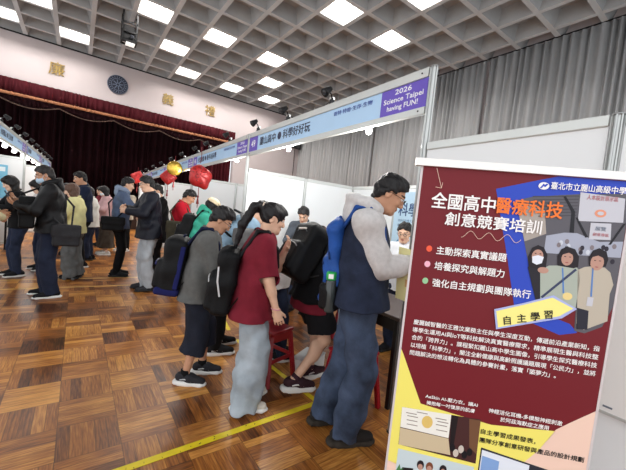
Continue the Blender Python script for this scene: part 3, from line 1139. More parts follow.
# left student: black top, white mask
bpoly('printed_person', [(.360, 1.349), (.372, 1.36), (.400, 1.356), (.414, 1.33), (.414, 1.228), (.404, 1.226)], ink('black_top', (38, 36, 44)), L4, sheet)
bpoly('printed_hair', [(.362, 1.35), (.356, 1.382), (.364, 1.412), (.380, 1.423), (.398, 1.417), (.411, 1.395), (.412, 1.354), (.404, 1.345)], hair_p, L5, sheet)
bpoly('printed_face', ell(.383, 1.388, .0165, .021), skin_p, L6, sheet)
bpoly('printed_mask', [(.368, 1.385), (.384, 1.391), (.401, 1.387), (.398, 1.367), (.384, 1.360), (.370, 1.366)], ink('mask', (226, 230, 240)), L6 + .0005, sheet)
# middle student: pale green jacket, strap and lanyard
bpoly('printed_person', [(.397, 1.344), (.42, 1.362), (.436, 1.364), (.490, 1.371), (.505, 1.36), (.513, 1.33), (.513, 1.236), (.411, 1.24)], ink('pale_green', (168, 176, 164)), L5, sheet)
bpoly('printed_hair', [(.444, 1.365), (.440, 1.395), (.448, 1.418), (.463, 1.428), (.486, 1.422), (.500, 1.40), (.502, 1.368), (.49, 1.362)], hair_p, L5 + .0003, sheet)
bpoly('printed_face', ell(.468, 1.390, .0165, .022), skin_p, L6, sheet)
bpoly('printed_hair', [(.450, 1.400), (.452, 1.416), (.486, 1.418), (.486, 1.402), (.47, 1.409)], hair_p, L6 + .0004, sheet)
bpoly('printed_strap', [(.495, 1.362), (.500, 1.357), (.415, 1.256), (.409, 1.260)], ink('navy', (60, 66, 96)), L6, sheet)
bpoly('printed_lanyard', [(.457, 1.36), (.461, 1.36), (.475, 1.28), (.470, 1.28)], ink('lanyard', (90, 130, 190)), L6, sheet)
bpoly('printed_hand', ell(.405, 1.345, .016, .010), skin_p, L6, sheet)
bpoly('printed_bun', ell(.485, 1.272, .014, .012), ink('bread', (232, 208, 140)), L6, sheet)
# right student: beige shirt
bpoly('printed_person', [(.502, 1.358), (.52, 1.37), (.538, 1.374), (.575, 1.375), (.592, 1.362), (.606, 1.325), (.600, 1.295), (.606, 1.21), (.545, 1.172), (.522, 1.19), (.516, 1.25)], ink('beige', (186, 176, 160)), L5, sheet)
bpoly('printed_person', [(.517, 1.24), (.55, 1.235), (.555, 1.175), (.525, 1.172)], ink('dark_bag', (40, 40, 52)), L5 + .0003, sheet)
bpoly('printed_hair', [(.532, 1.375), (.527, 1.402), (.536, 1.424), (.552, 1.433), (.573, 1.424), (.581, 1.402), (.577, 1.378)], hair_p, L5 + .0003, sheet)
bpoly('printed_face', ell(.552, 1.388, .0185, .025), skin_p, L6, sheet)
bpoly('printed_hair', [(.533, 1.402), (.536, 1.420), (.570, 1.420), (.571, 1.402), (.552, 1.410)], hair_p, L6 + .0004, sheet)
bpoly('printed_lanyard', [(.541, 1.37), (.545, 1.37), (.553, 1.28), (.548, 1.28)], ink('lanyard', (90, 130, 190)), L6, sheet)
bpoly('printed_badge', [(.541, 1.278), (.558, 1.278), (.558, 1.25), (.541, 1.25)], sg, L6, sheet)
for (cx, cz) in ((.383, 1.396), (.468, 1.396), (.552, 1.394)):
    mb = MB()
    for s in (-1, 1):
        mb.prism(ell(cx + s * .007, cz, .003, .0014, 8), bframe(0, 0, L6 + .0007), .0002)
    mb.build('printed_eyes', hair_p, sheet)
for (cx, cz) in ((.468, 1.378), (.552, 1.374)):
    bpoly('printed_mouth', ell(cx, cz, .005, .0016, 8), ink('mouth', (160, 84, 84)), L6 + .0007, sheet)

# headings
btext('全國高中', .042, 1.514, .055, wht_p, L3 + .003, sheet, .196, .02)
btext('醫療科技', .240, 1.516, .055, org_p, L3 + .003, sheet, .194, .02)
btext('創意競賽培訓', .092, 1.461, .046, wht_p, L3 + .003, sheet, .290, .018)
mb = MB()
pts = [(.148 + .18 * k / 60, 1.434 + .0115 * math.sin(k / 60 * 3.25 * 2 * PI - 1.6)) for k in range(61)]
mb.tube([bframe(x, z, .004) @ V((0, 0, 0)) for x, z in pts], .0008, 5)
mb.build('wave_line', pink_p, sheet)
mb = MB()
for a, b in (((.046, 1.64), (.068, 1.576)), ((.049, 1.578), (.068, 1.576)), ((.070, 1.594), (.068, 1.576))):
    mb.tube([bframe(*a, .002).translation, bframe(*b, .002).translation], .0009, 5)
mb.build('thin_arrow', pink_p, sheet)
for z, c, t, w in ((1.373, (236, 92, 64), '主動探索真實議題', .216), (1.321, (240, 178, 196), '培養探究與解題力', .216), (1.264, (150, 196, 150), '強化自主規劃與團隊執行', .302)):
    bpoly('bullet_dot', ell(.054, z, .0095, .0105, 22), ink('dot_%d' % c[2], c), L2, sheet)
    btext(t, .077, z - .0125, .029, wht_p, L3 + .003, sheet, w, .016)
btext('臺北市立麗山高級中學', .391, 1.603, .024, wht_p, L4 + .003, sheet, .206, .014)
bpoly('school_mark', ell(.372, 1.609, .0155, .0115, 24), wht_p, L4, sheet)
bpoly('school_mark', [(.361, 1.602), (.371, 1.617), (.374, 1.612), (.379, 1.617), (.384, 1.614), (.375, 1.605), (.372, 1.609), (.366, 1.601)], blue_p, L5, sheet)
# arrow label
bpoly('arrow_border', [(.278, 1.20), (.292, 1.135), (.478, 1.200), (.517, 1.236), (.445, 1.270), (.36, 1.232)], ink('lilac', (170, 178, 226)), L6 + .0012, sheet)
bpoly('arrow_label', [(.285, 1.195), (.297, 1.142), (.470, 1.206), (.506, 1.236), (.443, 1.262), (.36, 1.226)], ink('pale_lemon', (246, 236, 140)), L6 + .0016, sheet)
for k, ch in enumerate('自主學習'):
    btext(ch, .313 + .0385 * k, 1.1565 + .0122 * k, .030, dk_p, L6 + .0022, sheet, None, .02, tilt=.20)
# body text
P = ['慶麗鍼智醫的王雅汶業務主任與學生深度互動，傳遞前沿產業新知，指', '導學生運用AI與IoT等科技解決真實醫療需求，精準展現生醫與科技整',
     '合的「跨界力」。課程緊扣麗山高中學生圖像，引導學生探究醫療科技', '以培植「科學力」，關注全齡健康與高齡照護議題展現「公民力」，並將',
     '問題解決的想法轉化為具體的參賽計畫，落實「築夢力」。']
for k, t in enumerate(P):
    btext(t, .033, 1.1125 - .0268 * k, .0185, wht_p, L3, sheet, (.565 if k < 4 else .455), .010)
btext('AeSkin AI-壓力衣，讓AI', .102, .864, .015, wht_p, L3, sheet, .168, .012)
btext('擁抱每一吋復原的肌膚', .108, .842, .015, wht_p, L3, sheet, .155, .012)
btext('神經活化耳機-多模態神經刺激', .306, .853, .0165, wht_p, L3, sheet, .222, .012)
btext('於阿茲海默症之應用', .345, .830, .0165, wht_p, L3, sheet, .146, .012)
btext('自主學習成果發表，', .291, .776, .019, dk_p, L3, sheet, .168, .012)
btext('團隊分享創意研發與產品的設計規劃', .291, .746, .019, dk_p, L3, sheet, .314, .012)
# lower printed pictures
bpoly('printed_lecture', [(.030, .815), (.286, .822), (.289, .667), (.033, .679)], ink('lecture_dark', (70, 40, 40)), L2, sheet)
bpoly('printed_slide', [(.030, .815), (.192, .820), (.193, .737), (.032, .743)], ink('slide_white', (236, 234, 226)), L3, sheet)
bpoly('printed_wall', [(.032, .740), (.193, .735), (.206, .679), (.034, .679)], ink('wall_beige', (202, 184, 152)), L3, sheet)
bpoly('printed_curtain', [(.193, .82), (.215, .82), (.212, .69), (.201, .70)], ink('curtain_dark', (30, 24, 28)), L3, sheet)
bpoly('printed_curtain', [(.25, .818), (.286, .819), (.288, .70), (.262, .72)], ink('curtain_brown', (112, 78, 56)), L3, sheet)
bpoly('printed_motif', ell(.118, .779, .018, .022), ink('motif_gold', (222, 190, 110)), L4, sheet)
for k in range(9):
    x = [.045, .05, .052, .143, .147, .15, .05, .15, .08][k]; z = [.797, .772, .757, .797, .775, .757, .787, .787, .806][k]
    bpoly('printed_slide_line', [(x, z), (x + .036, z), (x + .036, z + .003), (x, z + .003)], ink('slide_ink', (150, 140, 130)), L4, sheet)
for k, (x, z) in enumerate(((.209, .707), (.237, .707), (.265, .703), (.222, .69), (.25, .69))):
    bpoly('printed_audience', ell(x, z, .009, .014, 12), ink('aud_%d' % (k % 2), [(24, 22, 28), (200, 190, 180)][k % 2]), L4, sheet)
bpoly('printed_office', [(.034, .664), (.286, .654), (.286, .50), (.034, .50)], ink('office_pale', (198, 212, 216)), L2, sheet)
bpoly('printed_desk', [(.034, .56), (.286, .55), (.286, .50), (.034, .50)], ink('desk_white', (226, 228, 226)), L3, sheet)
for k, x in enumerate((.114, .144, .189)):
    bpoly('printed_head', ell(x, .622, .012, .017, 16), [hair_p, ink('brown_hair', (120, 70, 48)), hair_p][k], L4, sheet)
    bpoly('printed_face', ell(x, .615, .008, .011, 14), skin_p, L5, sheet)
    bpoly('printed_person', [(x - .018, .56), (x - .014, .60), (x + .014, .60), (x + .018, .56)], [wht_p, ink('tan_top', (190, 170, 150)), ink('black_top', (38, 36, 44))][k], L4, sheet)
bpoly('printed_monitor', [(.055, .60), (.092, .604), (.092, .575), (.055, .572)], dk_p, L4, sheet)
bpoly('printed_plant', [(.036, .585), (.045, .61), (.050, .592), (.060, .60), (.052, .575)], ink('leaf', (80, 130, 80)), L4, sheet)
bpoly('printed_screen', [(.299, .727), (.55, .69), (.55, .55), (.299, .55)], ink('screen_dark', (46, 48, 58)), L2, sheet)
bpoly('printed_screen_page', [(.303, .720), (.452, .699), (.452, .56), (.303, .56)], ink('page', (224, 230, 240)), L3, sheet)
bpoly('printed_screen_page', [(.306, .700), (.36, .692), (.36, .60), (.306, .60)], ink('page_blue', (130, 164, 214)), L4, sheet)
bpoly('printed_lower_text', [(.30, .50), (.58, .50), (.58, .30), (.30, .30)], ink('lower_cream', (246, 236, 226)), L2, sheet)
# ================================================================== SMOOTH BODIES
# solid forms are described by distance functions (tapered limbs, ellipsoids, rounded boxes, cuts) and meshed


class Blob:
    def __init__(s, h):
        s.h = h
        s.ops = []

    @staticmethod
    def _v(a):
        return np.array(a, np.float32)

    def limb(s, a, b, ra, rb, k=0.02, ax=None, sc=1.0, sub=False):
        """tapered limb; with ax its section is sc times wider along ax"""
        a, b = s._v(a), s._v(b)
        m = max(ra, rb) * max(1.0, sc)
        s.ops.append(('limb', a, b, ra, rb, k, None if ax is None else s._v(ax) / np.linalg.norm(s._v(ax)), sc, sub,
                      np.minimum(a, b) - m, np.maximum(a, b) + m))
        return s

    def chain(s, pts, rs, k=0.015, ax=None, sc=1.0):
        for i in range(len(pts) - 1):
            s.limb(pts[i], pts[i + 1], rs[i], rs[i + 1], k, ax, sc)
        return s

    def ball(s, c, r, R=None, k=0.02, sub=False):
        """ellipsoid with radii r in the axes R (columns)"""
        c = s._v(c)
        r = s._v([r, r, r] if np.isscalar(r) else r)
        R = np.eye(3, dtype=np.float32) if R is None else np.array(R, np.float32)
        m = np.abs(R) @ r
        s.ops.append(('ball', c, r, R, k, sub, c - m, c + m))
        return s

    def box(s, c, half, rad, R=None, k=0.01, sub=False):
        c = s._v(c)
        hf = s._v(half)
        R = np.eye(3, dtype=np.float32) if R is None else np.array(R, np.float32)
        m = np.abs(R) @ hf
        s.ops.append(('box', c, hf, rad, R, k, sub, c - m, c + m))
        return s

    def cut(s, p, n, R=9.0):
        """removes what lies beyond the plane (p, n) within R of p"""
        n = s._v(n)
        s.ops.append(('cut', s._v(p), n / np.linalg.norm(n), R))
        return s

    def crumple(s, amp, freq, seed=0, stretch=(1, 1, 1)):
        s.ops.append(('crumple', amp, freq, seed, s._v(stretch)))
        return s

    def field(s):
        lo = np.min([o[-2] for o in s.ops if o[0] in ('limb', 'ball', 'box') and not o[-3] is True and not (o[0] != 'limb' and o[-3] is True)], axis=0)
        hi = np.max([o[-1] for o in s.ops if o[0] in ('limb', 'ball', 'box')], axis=0)
        h = s.h
        lo = lo - 3 * h - .01
        n = np.ceil((hi + .01 - lo) / h).astype(int) + 4
        d = np.full(n, 1.0, np.float32)
        ax3 = [lo[i] + h * np.arange(n[i], dtype=np.float32) for i in range(3)]
        for o in s.ops:
            if o[0] in ('limb', 'ball', 'box'):
                k = o[5] if o[0] == 'limb' else (o[4] if o[0] == 'ball' else o[5])
                sub = o[-3]
                mg = k + 3 * h
                i0 = np.clip(((o[-2] - mg - lo) / h).astype(int), 0, n - 1)
                i1 = np.clip(((o[-1] + mg - lo) / h).astype(int) + 2, 1, n)
                sl = tuple(slice(a, b) for a, b in zip(i0, i1))
                X = ax3[0][sl[0]][:, None, None]
                Y = ax3[1][sl[1]][None, :, None]
                Z = ax3[2][sl[2]][None, None, :]
                if o[0] == 'limb':
                    a, b, ra, rb, axv, sc = o[1], o[2], o[3], o[4], o[6], o[7]
                    x, y, z = X - a[0], Y - a[1], Z - a[2]
                    ba = b - a
                    if axv is not None:
                        q = (x * axv[0] + y * axv[1] + z * axv[2]) * (1 / sc - 1)
                        x, y, z = x + q * axv[0], y + q * axv[1], z + q * axv[2]
                        ba = ba + axv * (ba @ axv) * (1 / sc - 1)
                    t = np.clip((x * ba[0] + y * ba[1] + z * ba[2]) / max(ba @ ba, 1e-9), 0, 1)
                    g = np.sqrt((x - t * ba[0]) ** 2 + (y - t * ba[1]) ** 2 + (z - t * ba[2]) ** 2) - (ra + (rb - ra) * t)
                elif o[0] == 'ball':
                    c, r, R = o[1], o[2], o[3]
                    x, y, z = X - c[0], Y - c[1], Z - c[2]
                    u = (x * R[0, 0] + y * R[1, 0] + z * R[2, 0])
                    v = (x * R[0, 1] + y * R[1, 1] + z * R[2, 1])
                    w = (x * R[0, 2] + y * R[1, 2] + z * R[2, 2])
                    k0 = np.sqrt((u / r[0]) ** 2 + (v / r[1]) ** 2 + (w / r[2]) ** 2)
                    k1 = np.sqrt((u / r[0] ** 2) ** 2 + (v / r[1] ** 2) ** 2 + (w / r[2] ** 2) ** 2)
                    g = k0 * (k0 - 1) / np.maximum(k1, 1e-6)
                else:
                    c, hf, rad, R = o[1], o[2], o[3], o[4]
                    x, y, z = X - c[0], Y - c[1], Z - c[2]
                    u = np.abs(x * R[0, 0] + y * R[1, 0] + z * R[2, 0]) - (hf[0] - rad)
                    v = np.abs(x * R[0, 1] + y * R[1, 1] + z * R[2, 1]) - (hf[1] - rad)
                    w = np.abs(x * R[0, 2] + y * R[1, 2] + z * R[2, 2]) - (hf[2] - rad)
                    g = np.sqrt(np.maximum(u, 0) ** 2 + np.maximum(v, 0) ** 2 + np.maximum(w, 0) ** 2) + np.minimum(
                        np.maximum(u, np.maximum(v, w)), 0) - rad
                dv = d[sl]
                if sub:
                    g = -g
                    if k > 0:
                        e = np.maximum(k - np.abs(dv - g), 0) / k
                        d[sl] = np.maximum(dv, g) + e * e * k * .25
                    else:
                        d[sl] = np.maximum(dv, g)
                elif k > 0:
                    e = np.maximum(k - np.abs(dv - g), 0) / k
                    d[sl] = np.minimum(dv, g) - e * e * k * .25
                else:
                    d[sl] = np.minimum(dv, g)
            else:
                X, Y, Z = ax3[0][:, None, None], ax3[1][None, :, None], ax3[2][None, None, :]
                if o[0] == 'cut':
                    p, nn, R = o[1], o[2], o[3]
                    g = (X - p[0]) * nn[0] + (Y - p[1]) * nn[1] + (Z - p[2]) * nn[2]
                    if R < 5:
                        g = np.minimum(g, R - np.sqrt((X - p[0]) ** 2 + (Y - p[1]) ** 2 + (Z - p[2]) ** 2))
                    np.maximum(d, g, out=d)
                else:
                    amp, fr, seed, st = o[1:]
                    r = np.random.RandomState(seed)
                    w = np.zeros_like(d)
                    for q in range(5):
                        v = r.randn(3)
                        v = v / np.linalg.norm(v) * fr * (0.7 + .35 * q) / st
                        ph = r.rand() * 6.28
                        w += np.sin(X * v[0] + Y * v[1] + Z * v[2] + ph + 1.3 * np.sin(Z * fr * .6 + Y * fr * .5 + q)) / (1 + .3 * q)
                    d += amp * .4 * w
        return d, lo

    def mesh(s, name):
        d, lo = s.field()
        h = s.h
        d[0] = d[-1] = 1; d[:, 0] = d[:, -1] = 1; d[:, :, 0] = d[:, :, -1] = 1
        ins = d < 0
        n = np.array(d.shape)
        cnt = np.zeros(n - 1, np.uint8)
        offs = [(i, j, k) for i in (0, 1) for j in (0, 1) for k in (0, 1)]
        for (i, j, k) in offs:
            cnt += ins[i:n[0] - 1 + i, j:n[1] - 1 + j, k:n[2] - 1 + k]
        act = (cnt > 0) & (cnt < 8)
        idx = np.argwhere(act)
        val = {o: d[idx[:, 0] + o[0], idx[:, 1] + o[1], idx[:, 2] + o[2]] for o in offs}
        acc = np.zeros((len(idx), 3))
        num = np.zeros(len(idx))
        for a in offs:
            for ax in range(3):
                if a[ax] == 0:
                    b = list(a); b[ax] = 1; b = tuple(b)
                    va, vb = val[a], val[b]
                    mk = (va < 0) != (vb < 0)
                    t = np.where(mk, va / np.where(mk, va - vb, 1), 0)
                    p = np.zeros((len(idx), 3)) + np.array(a)
                    p[:, ax] = t
                    acc += p * mk[:, None]
                    num += mk
        co = lo + h * (idx + acc / num[:, None])
        vid = np.full(n - 1, -1, np.int32)
        vid[act] = np.arange(len(idx))
        quads = []
        for ax in range(3):
            A = [slice(1, n[i] - 1) for i in range(3)]
            B = list(A)
            A[ax] = slice(0, n[ax] - 1)
            B[ax] = slice(1, n[ax])
            sa, sb = ins[tuple(A)], ins[tuple(B)]
            e = np.argwhere(sa != sb)
            st = np.array([a.start for a in A])
            pos = sa[tuple(e.T)]
            e = e + st
            u, v = (ax + 1) % 3, (ax + 2) % 3
            q = []
            for du, dv in ((-1, -1), (0, -1), (0, 0), (-1, 0)):
                c = e.copy(); c[:, u] += du; c[:, v] += dv
                q.append(vid[c[:, 0], c[:, 1], c[:, 2]])
            q = np.stack(q, 1)
            q[~pos] = q[~pos][:, ::-1]
            quads.append(q)
        q = np.concatenate(quads)
        q = q[(q >= 0).all(1)]
        me = raw_mesh(name, co, q.ravel(), np.arange(len(q)) * 4, np.full(len(q), 4))
        return me, co, q

    def build(s, name, m, parent=None, face_fn=None):
        """m: one material, or a list with face_fn(vertex positions) -> material index per vertex"""
        me, co, q = s.mesh(name)
        for x in (m if isinstance(m, (list, tuple)) else [m]):
            me.materials.append(x)
        if face_fn is not None:
            fi = face_fn(co[q].mean(1)).astype(np.int32)
            me.polygons.foreach_set('material_index', fi)
        me.polygons.foreach_set('use_smooth', np.ones(len(q), bool))
        o = bpy.data.objects.new(name, me)
        return link(o, parent)


def A3(*x):
    return np.array(x[0] if len(x) == 1 else x, float)


def unit(v):
    v = A3(v)
    return v / max(1e-9, np.linalg.norm(v))


def two_bone(a, c, l1, l2, hint):
    """middle joint of a two-bone limb from a to c, bent toward hint; c is pulled in when out of reach"""
    a, c, hint = A3(a), A3(c), A3(hint)
    d = c - a
    L = np.linalg.norm(d)
    mx = (l1 + l2) * .997
    if L > mx:
        c = a + d / L * mx
        d = c - a
        L = mx
    u = d / L
    x = (l1 * l1 - l2 * l2 + L * L) / (2 * L)
    y = math.sqrt(max(0.0, l1 * l1 - x * x))
    hn = hint - u * (hint @ u)
    return a + u * x + unit(hn) * y, c


def rotm(axis, ang):
    return np.array(Matrix.Rotation(ang, 3, V(axis)))


SKIN = {'light': (222, 178, 150), 'tan': (196, 146, 116), 'pale': (232, 194, 170), 'brown': (176, 124, 96)}


def skin_mats(tone):
    c = SKIN[tone]
    return [mat('skin_' + tone, c, 0.55, 0, 0.05, 20, 0.08, 90, spec=0.35),
            mat('eye_dark', (26, 18, 16), 0.25), mat('brow_hair', (30, 23, 22), 0.8),
            mat('lips_' + tone, (c[0] * .82, c[1] * .62, c[2] * .62), 0.5), mat('eye_white', (226, 222, 216), 0.3)]


def hair_mat(c=(22, 18, 19)):
    return mat('hair_%d_%d' % (c[0], c[1]), c, 0.48, 0, 0.35, 40, 0.6, 60, stretch=(3, 3, .5), spec=.35)


class Person:
    """a posed figure. Local frame: +y is where it faces, x its right, z up. Lengths in metres for its height."""

    def __init__(s, p, az, height, label, lean=0.0, lean_side=0.0, head_pitch=0.2, head_yaw=0.0, feet=None, hips=None,
                 hand_r=None, hand_l=None, elbow_r=(1, -.6, -.5), elbow_l=(-1, -.6, -.5), knee=(0, 1, 0), girth=1.0,
                 tone='light', vox=0.0075, curl=0.5, female=False, palm_r=None, palm_l=None, toes=None, group=None, heel=(0, 0), hand_dir_r=None, hand_dir_l=None, neck_fwd=0.0):
        s.root = empty('person', (p[0], p[1], 0), -math.radians(az), label, 'person', group)
        S = s.S = height / 1.72
        s.vox = vox
        s.tone = tone
        g = s.g = girth
        s.female = female
        hipw = .086 * S
        s.up = unit((math.sin(lean_side), math.sin(lean), math.cos(lean)))
        R = A3(1, 0, 0)
        s.R = unit(R - s.up * (R @ s.up))
        s.F = unit(np.cross(s.up, s.R))
        hx, hy, hz = hips if hips else (0, -0.30 * S * math.sin(lean) * .55, None)
        feet = feet or (((.10 * S), 0), (-(.10 * S), 0))
        if hz is None: hz = .916 * S
        s.P0 = A3(hx, hy, hz)
        upm = unit(s.up * .55 + A3(0, 0, .45))
        s.P1 = s.P0 + upm * .155 * S
        s.P2 = s.P1 + unit(s.up * .9 + A3(0, 0, .1)) * .20 * S
        s.P3 = s.P2 + s.up * .175 * S
        sw = (.158 if female else .172) * S * (1 + (g - 1) * .3)
        s.SH = {1: s.P3 + s.R * sw - s.up * .055 * S, -1: s.P3 - s.R * sw - s.up * .055 * S}
        # head frame
        hr = rotm((0, 0, 1), -head_yaw)
        f = hr @ s.F
        f = unit(A3(f[0], f[1], 0))
        pit = head_pitch
        s.hf = unit(f * math.cos(pit) + A3(0, 0, -1) * math.sin(pit))
        s.hu = unit(f * math.sin(pit) + A3(0, 0, 1) * math.cos(pit))
        s.hr = np.cross(s.hf, s.hu)
        s.hs = (.35 + .65 * S) * .98
        neck_top = s.P3 + unit(s.up * .6 + s.hu * .5) * .075 * S + f * neck_fwd
        s.NT = neck_top
        s.HC = neck_top + (s.hu * .085 + s.hf * .022) * s.hs
        s.HR = np.stack([s.hr, s.hf, s.hu], 1)
        # limbs
        s.leg = {}
        lt, ls = .425 * S, .415 * S
        toes = toes or (0.12, -0.12)
        for sd, ft, ta, hl in ((1, feet[0], toes[0], heel[0]), (-1, feet[1], toes[1], heel[1])):
            hip = s.P0 + s.R * sd * hipw
            ank = A3(ft[0], ft[1] - .02, .085 * S + hl)
            kn, ank = two_bone(hip, ank, lt, ls, A3(knee) + A3(sd * .12, 0, 0))
            td = A3(math.sin(ta), math.cos(ta), 0)
            s.leg[sd] = (hip, kn, ank, td, hl)
        s.arm = {}
        la, lf = .285 * S, .25 * S
        for sd, hd, eh, pn, hdir in ((1, hand_r, elbow_r, palm_r, hand_dir_r), (-1, hand_l, elbow_l, palm_l, hand_dir_l)):
            if hd is None:
                hd = s.SH[sd] + A3(sd * .07, .04, -.515) * S
                eh = (sd * .3, -1, 0)
            el, wr = two_bone(s.SH[sd], hd, la, lf, eh)
            fd = unit(wr - el)
            hdv = unit(hdir) if hdir is not None else fd
            pn = A3(pn) if pn is not None else A3(-sd, .15, -.1)
            pn = unit(pn - hdv * (pn @ hdv))
            s.arm[sd] = (s.SH[sd], el, wr, hdv, pn)
        s.curl = curl
        s._body()

    def H(s, x, y, z):
        return s.HC + s.HR @ (A3(x, y, z) * s.hs)

    def _hand(s, b, sd):
        S = s.S * .98
        _, el, w, f, n = s.arm[sd]
        side = np.cross(n, f) * 1.0
        # thumb on the side that points up/inward
        tsd = side if (side @ (A3(-sd * .6, .4, .7))) > 0 else -side
        pc = w + f * .085 * S
        b.limb(w, w + f * .045 * S, .024 * S, .021 * S, .012, tsd, 1.35)
        b.limb(w + f * .03 * S, pc, .0165 * S, .0145 * S, .012, tsd, 2.5)
        cur = s.curl
        for k, (o, ln) in enumerate(((.033, .066), (.0115, .075), (-.0105, .070), (-.032, .055))):
            base = w + f * (.082 - .004 * (k == 3) - .002 * (k == 0)) * S + tsd * o * S
            d = unit(f + tsd * o * 2.2)
            ax = np.cross(d, n)
            p = base
            ang = 0
            rr = .0085 * S
            for q, fr in enumerate((.45, .31, .24)):
                ang += cur * (.55 if q == 0 else .8)
                dd = d * math.cos(ang) + n * math.sin(ang)
                p2 = p + dd * ln * fr * S
                b.limb(p, p2, rr, rr * .93, .003)
                p = p2
                rr *= .93
        tb = w + f * .03 * S + tsd * .026 * S
        d1 = unit(f * .62 + tsd * .62 + n * .35)
        t1 = tb + d1 * .042 * S
        d2 = unit(f * .8 + tsd * (.35 - .3 * cur) + n * (.3 + .4 * cur))
        b.limb(tb - f * .01 * S, t1, .0125 * S, .0105 * S, .008)
        b.limb(t1, t1 + d2 * .032 * S, .0103 * S, .0088 * S, .003)

    def _body(s):
        b = Blob(s.vox)
        S, g, H = s.S, s.g, s.H
        hs = s.hs
        # trunk
        b.limb(s.P0 - s.R * 0, s.P1, .098 * S * g, .088 * S * g, .05, s.R, 1.42)
        b.limb(s.P1, s.P2, .088 * S * g, .104 * S * g, .05, s.R, 1.38)
        b.limb(s.P2, s.P3 - s.up * .06 * S, .104 * S * g, .078 * S * g, .05, s.R, 1.45)
        b.limb(s.SH[1], s.SH[-1], .05 * S, .05 * S, .05)
        b.limb(s.P3 - s.up * .05 * S, s.NT, .062 * S, .050 * S * (.9 if s.female else 1), .03)
        for sd in (1, -1):
            hip, kn, an, td, hl = s.leg[sd]
            b.limb(hip, kn, .080 * S * g, .052 * S * g, .04)
            cm = kn + (an - kn) * .28 - s.F * .012 * S
            b.limb(kn, an, .047 * S * g, .034 * S, .02)
            b.ball(cm, (.047 * S * g, .05 * S * g, .10 * S), None, .03)
            b.limb(an, an + td * .05 * S + A3(0, 0, -.045 * S), .036 * S, .033 * S, .02)
            b.limb(an - A3(0, 0, .05 * S) - td * .03 * S, an + td * .13 * S - A3(0, 0, .058 * S), .03 * S, .024 * S, .02)
            sh, el, wr, fd, pn = s.arm[sd]
            b.limb(sh, el, .047 * S * g, .037 * S * g, .03)
            b.limb(el, wr, .037 * S * g, .025 * S, .015)
            b.limb(el, el + (wr - el) * .4, .04 * S * g, .034 * S * g, .02)
            s._hand(b, sd)
        # head
        b.limb(s.NT - s.hu * .02, H(0, -.022, -.05), .050 * S * (.9 if s.female else 1), .052 * hs, .02)
        R = s.HR
        b.ball(H(0, -.012, .03), A3(.074, .094, .086) * hs, R, .02)
        b.ball(H(0, .026, -.028), A3(.060, .062, .082) * hs, R, .03)
        b.limb(H(-.026, .055, -.085), H(.026, .055, -.085), .026 * hs, .026 * hs, .03)
        b.ball(H(0, .074, -.094), A3(.018, .015, .015) * hs, R, .02)
        for q in (-1, 1):
            b.ball(H(q * .035, .062, -.022), A3(.022, .024, .022) * hs, R, .015)
            b.ball(H(q * .075, -.012, -.005), A3(.010, .019, .031) * hs, R, .006)
            b.ball(H(q * .083, -.012, -.003), A3(.006, .010, .017) * hs, R, .003, True)
            b.ball(H(q * .031, .093, .010), A3(.017, .013, .010) * hs, R, .006, True)
            b.ball(H(q * .031, .0765, .009), A3(.0135, .0125, .0105) * hs, R, 0.0)
        b.limb(H(-.036, .080, .029), H(.036, .080, .029), .0115 * hs, .0115 * hs, .012)
        b.limb(H(0, .088, .012), H(0, .104, -.024), .0075 * hs, .0115 * hs, .008)
        b.ball(H(0, .098, -.030), A3(.018, .012, .009) * hs, R, .006)
        b.ball(H(0, .086, -.056), A3(.024, .009, .0055) * hs, R, .005)
        b.ball(H(0, .085, -.066), A3(.020, .009, .006) * hs, R, .005)

        def faces(c):
            l = ((c - s.HC) @ s.HR) / hs
            m = np.zeros(len(c), int)
            ax = np.abs(l[:, 0])
            ey = (((ax - .031) / .0135) ** 2 + ((l[:, 2] - .009) / .0075) ** 2 < 1) & (l[:, 1] > .07)
            m[ey] = 4
            m[ey & (((ax - .031) / .0068) ** 2 + ((l[:, 2] - .009) / .0075) ** 2 < 1)] = 1
            br = (np.abs(l[:, 2] - (.034 - .12 * np.abs(ax - .03))) < .0048) & (ax > .012) & (ax < .052) & (l[:, 1] > .055)
            m[br] = 2
            lp = ((l[:, 0] / .024) ** 2 + ((l[:, 2] + .061) / .0105) ** 2 < 1) & (l[:, 1] > .075)
            m[lp] = 3
            return m

        s.body = b.build('body', skin_mats(s.tone), s.root, faces)

    # ---------------------------------------------------------------- hair
    def hair(s, style='short', color=(22, 18, 19), length=.3, ext=.014):
        b = Blob(max(.005, s.vox * .8))
        H, hs, R = s.H, s.hs, s.HR
        e = ext
        if style in ('short', 'cap'):
            b.ball(H(0, -.014, .032), A3(.081, .099, .090) * hs, R, .01)
            b.ball(H(0, -.012 + e * .3, .052), A3(.074 + e * .5, .092 + e * .4, .070 + e * 1.1) * hs, R, .02)
        else:
            b.ball(H(0, -.014, .034), A3(.074 + e, .094 + e, .088 + e) * hs, R, .01)
        if style in ('short', 'cap'):
            b.ball(H(0, -.05, -.015), A3(.072, .055, .075) * hs, R, .02)
            b.ball(H(0, .035, .084), A3(.052, .036, .030) * hs, R, .03)       # fringe volume
        if style in ('bob', 'long', 'pony'):
            b.ball(H(0, .05, .075), A3(.06, .045, .036) * hs, R, .03)
        # the face stays clear
        if style in ('short', 'cap', 'pony'):
            b.ball(H(0, .118, -.028), A3(.066, .062, .098) * hs, R, .012, True)
        else:
            b.ball(H(0, .108, -.03), A3(.060, .062, .088) * hs, R, .008, True)
        for q in (-1, 1):
            if style in ('short', 'pony', 'cap'):
                b.ball(H(q * .085, .012, -.02), A3(.03, .034, .045) * hs, R, .006, True)
        for k in range(5):              # uneven strands along the hairline
            b.ball(H(-.044 + .022 * k, .092, .052 + .006 * (k % 2)), A3(.008, .016, .016) * hs, R, .008, True)
        b.cut(H(0, -.03, -.072), -s.hu * .9 + s.hf * .35)
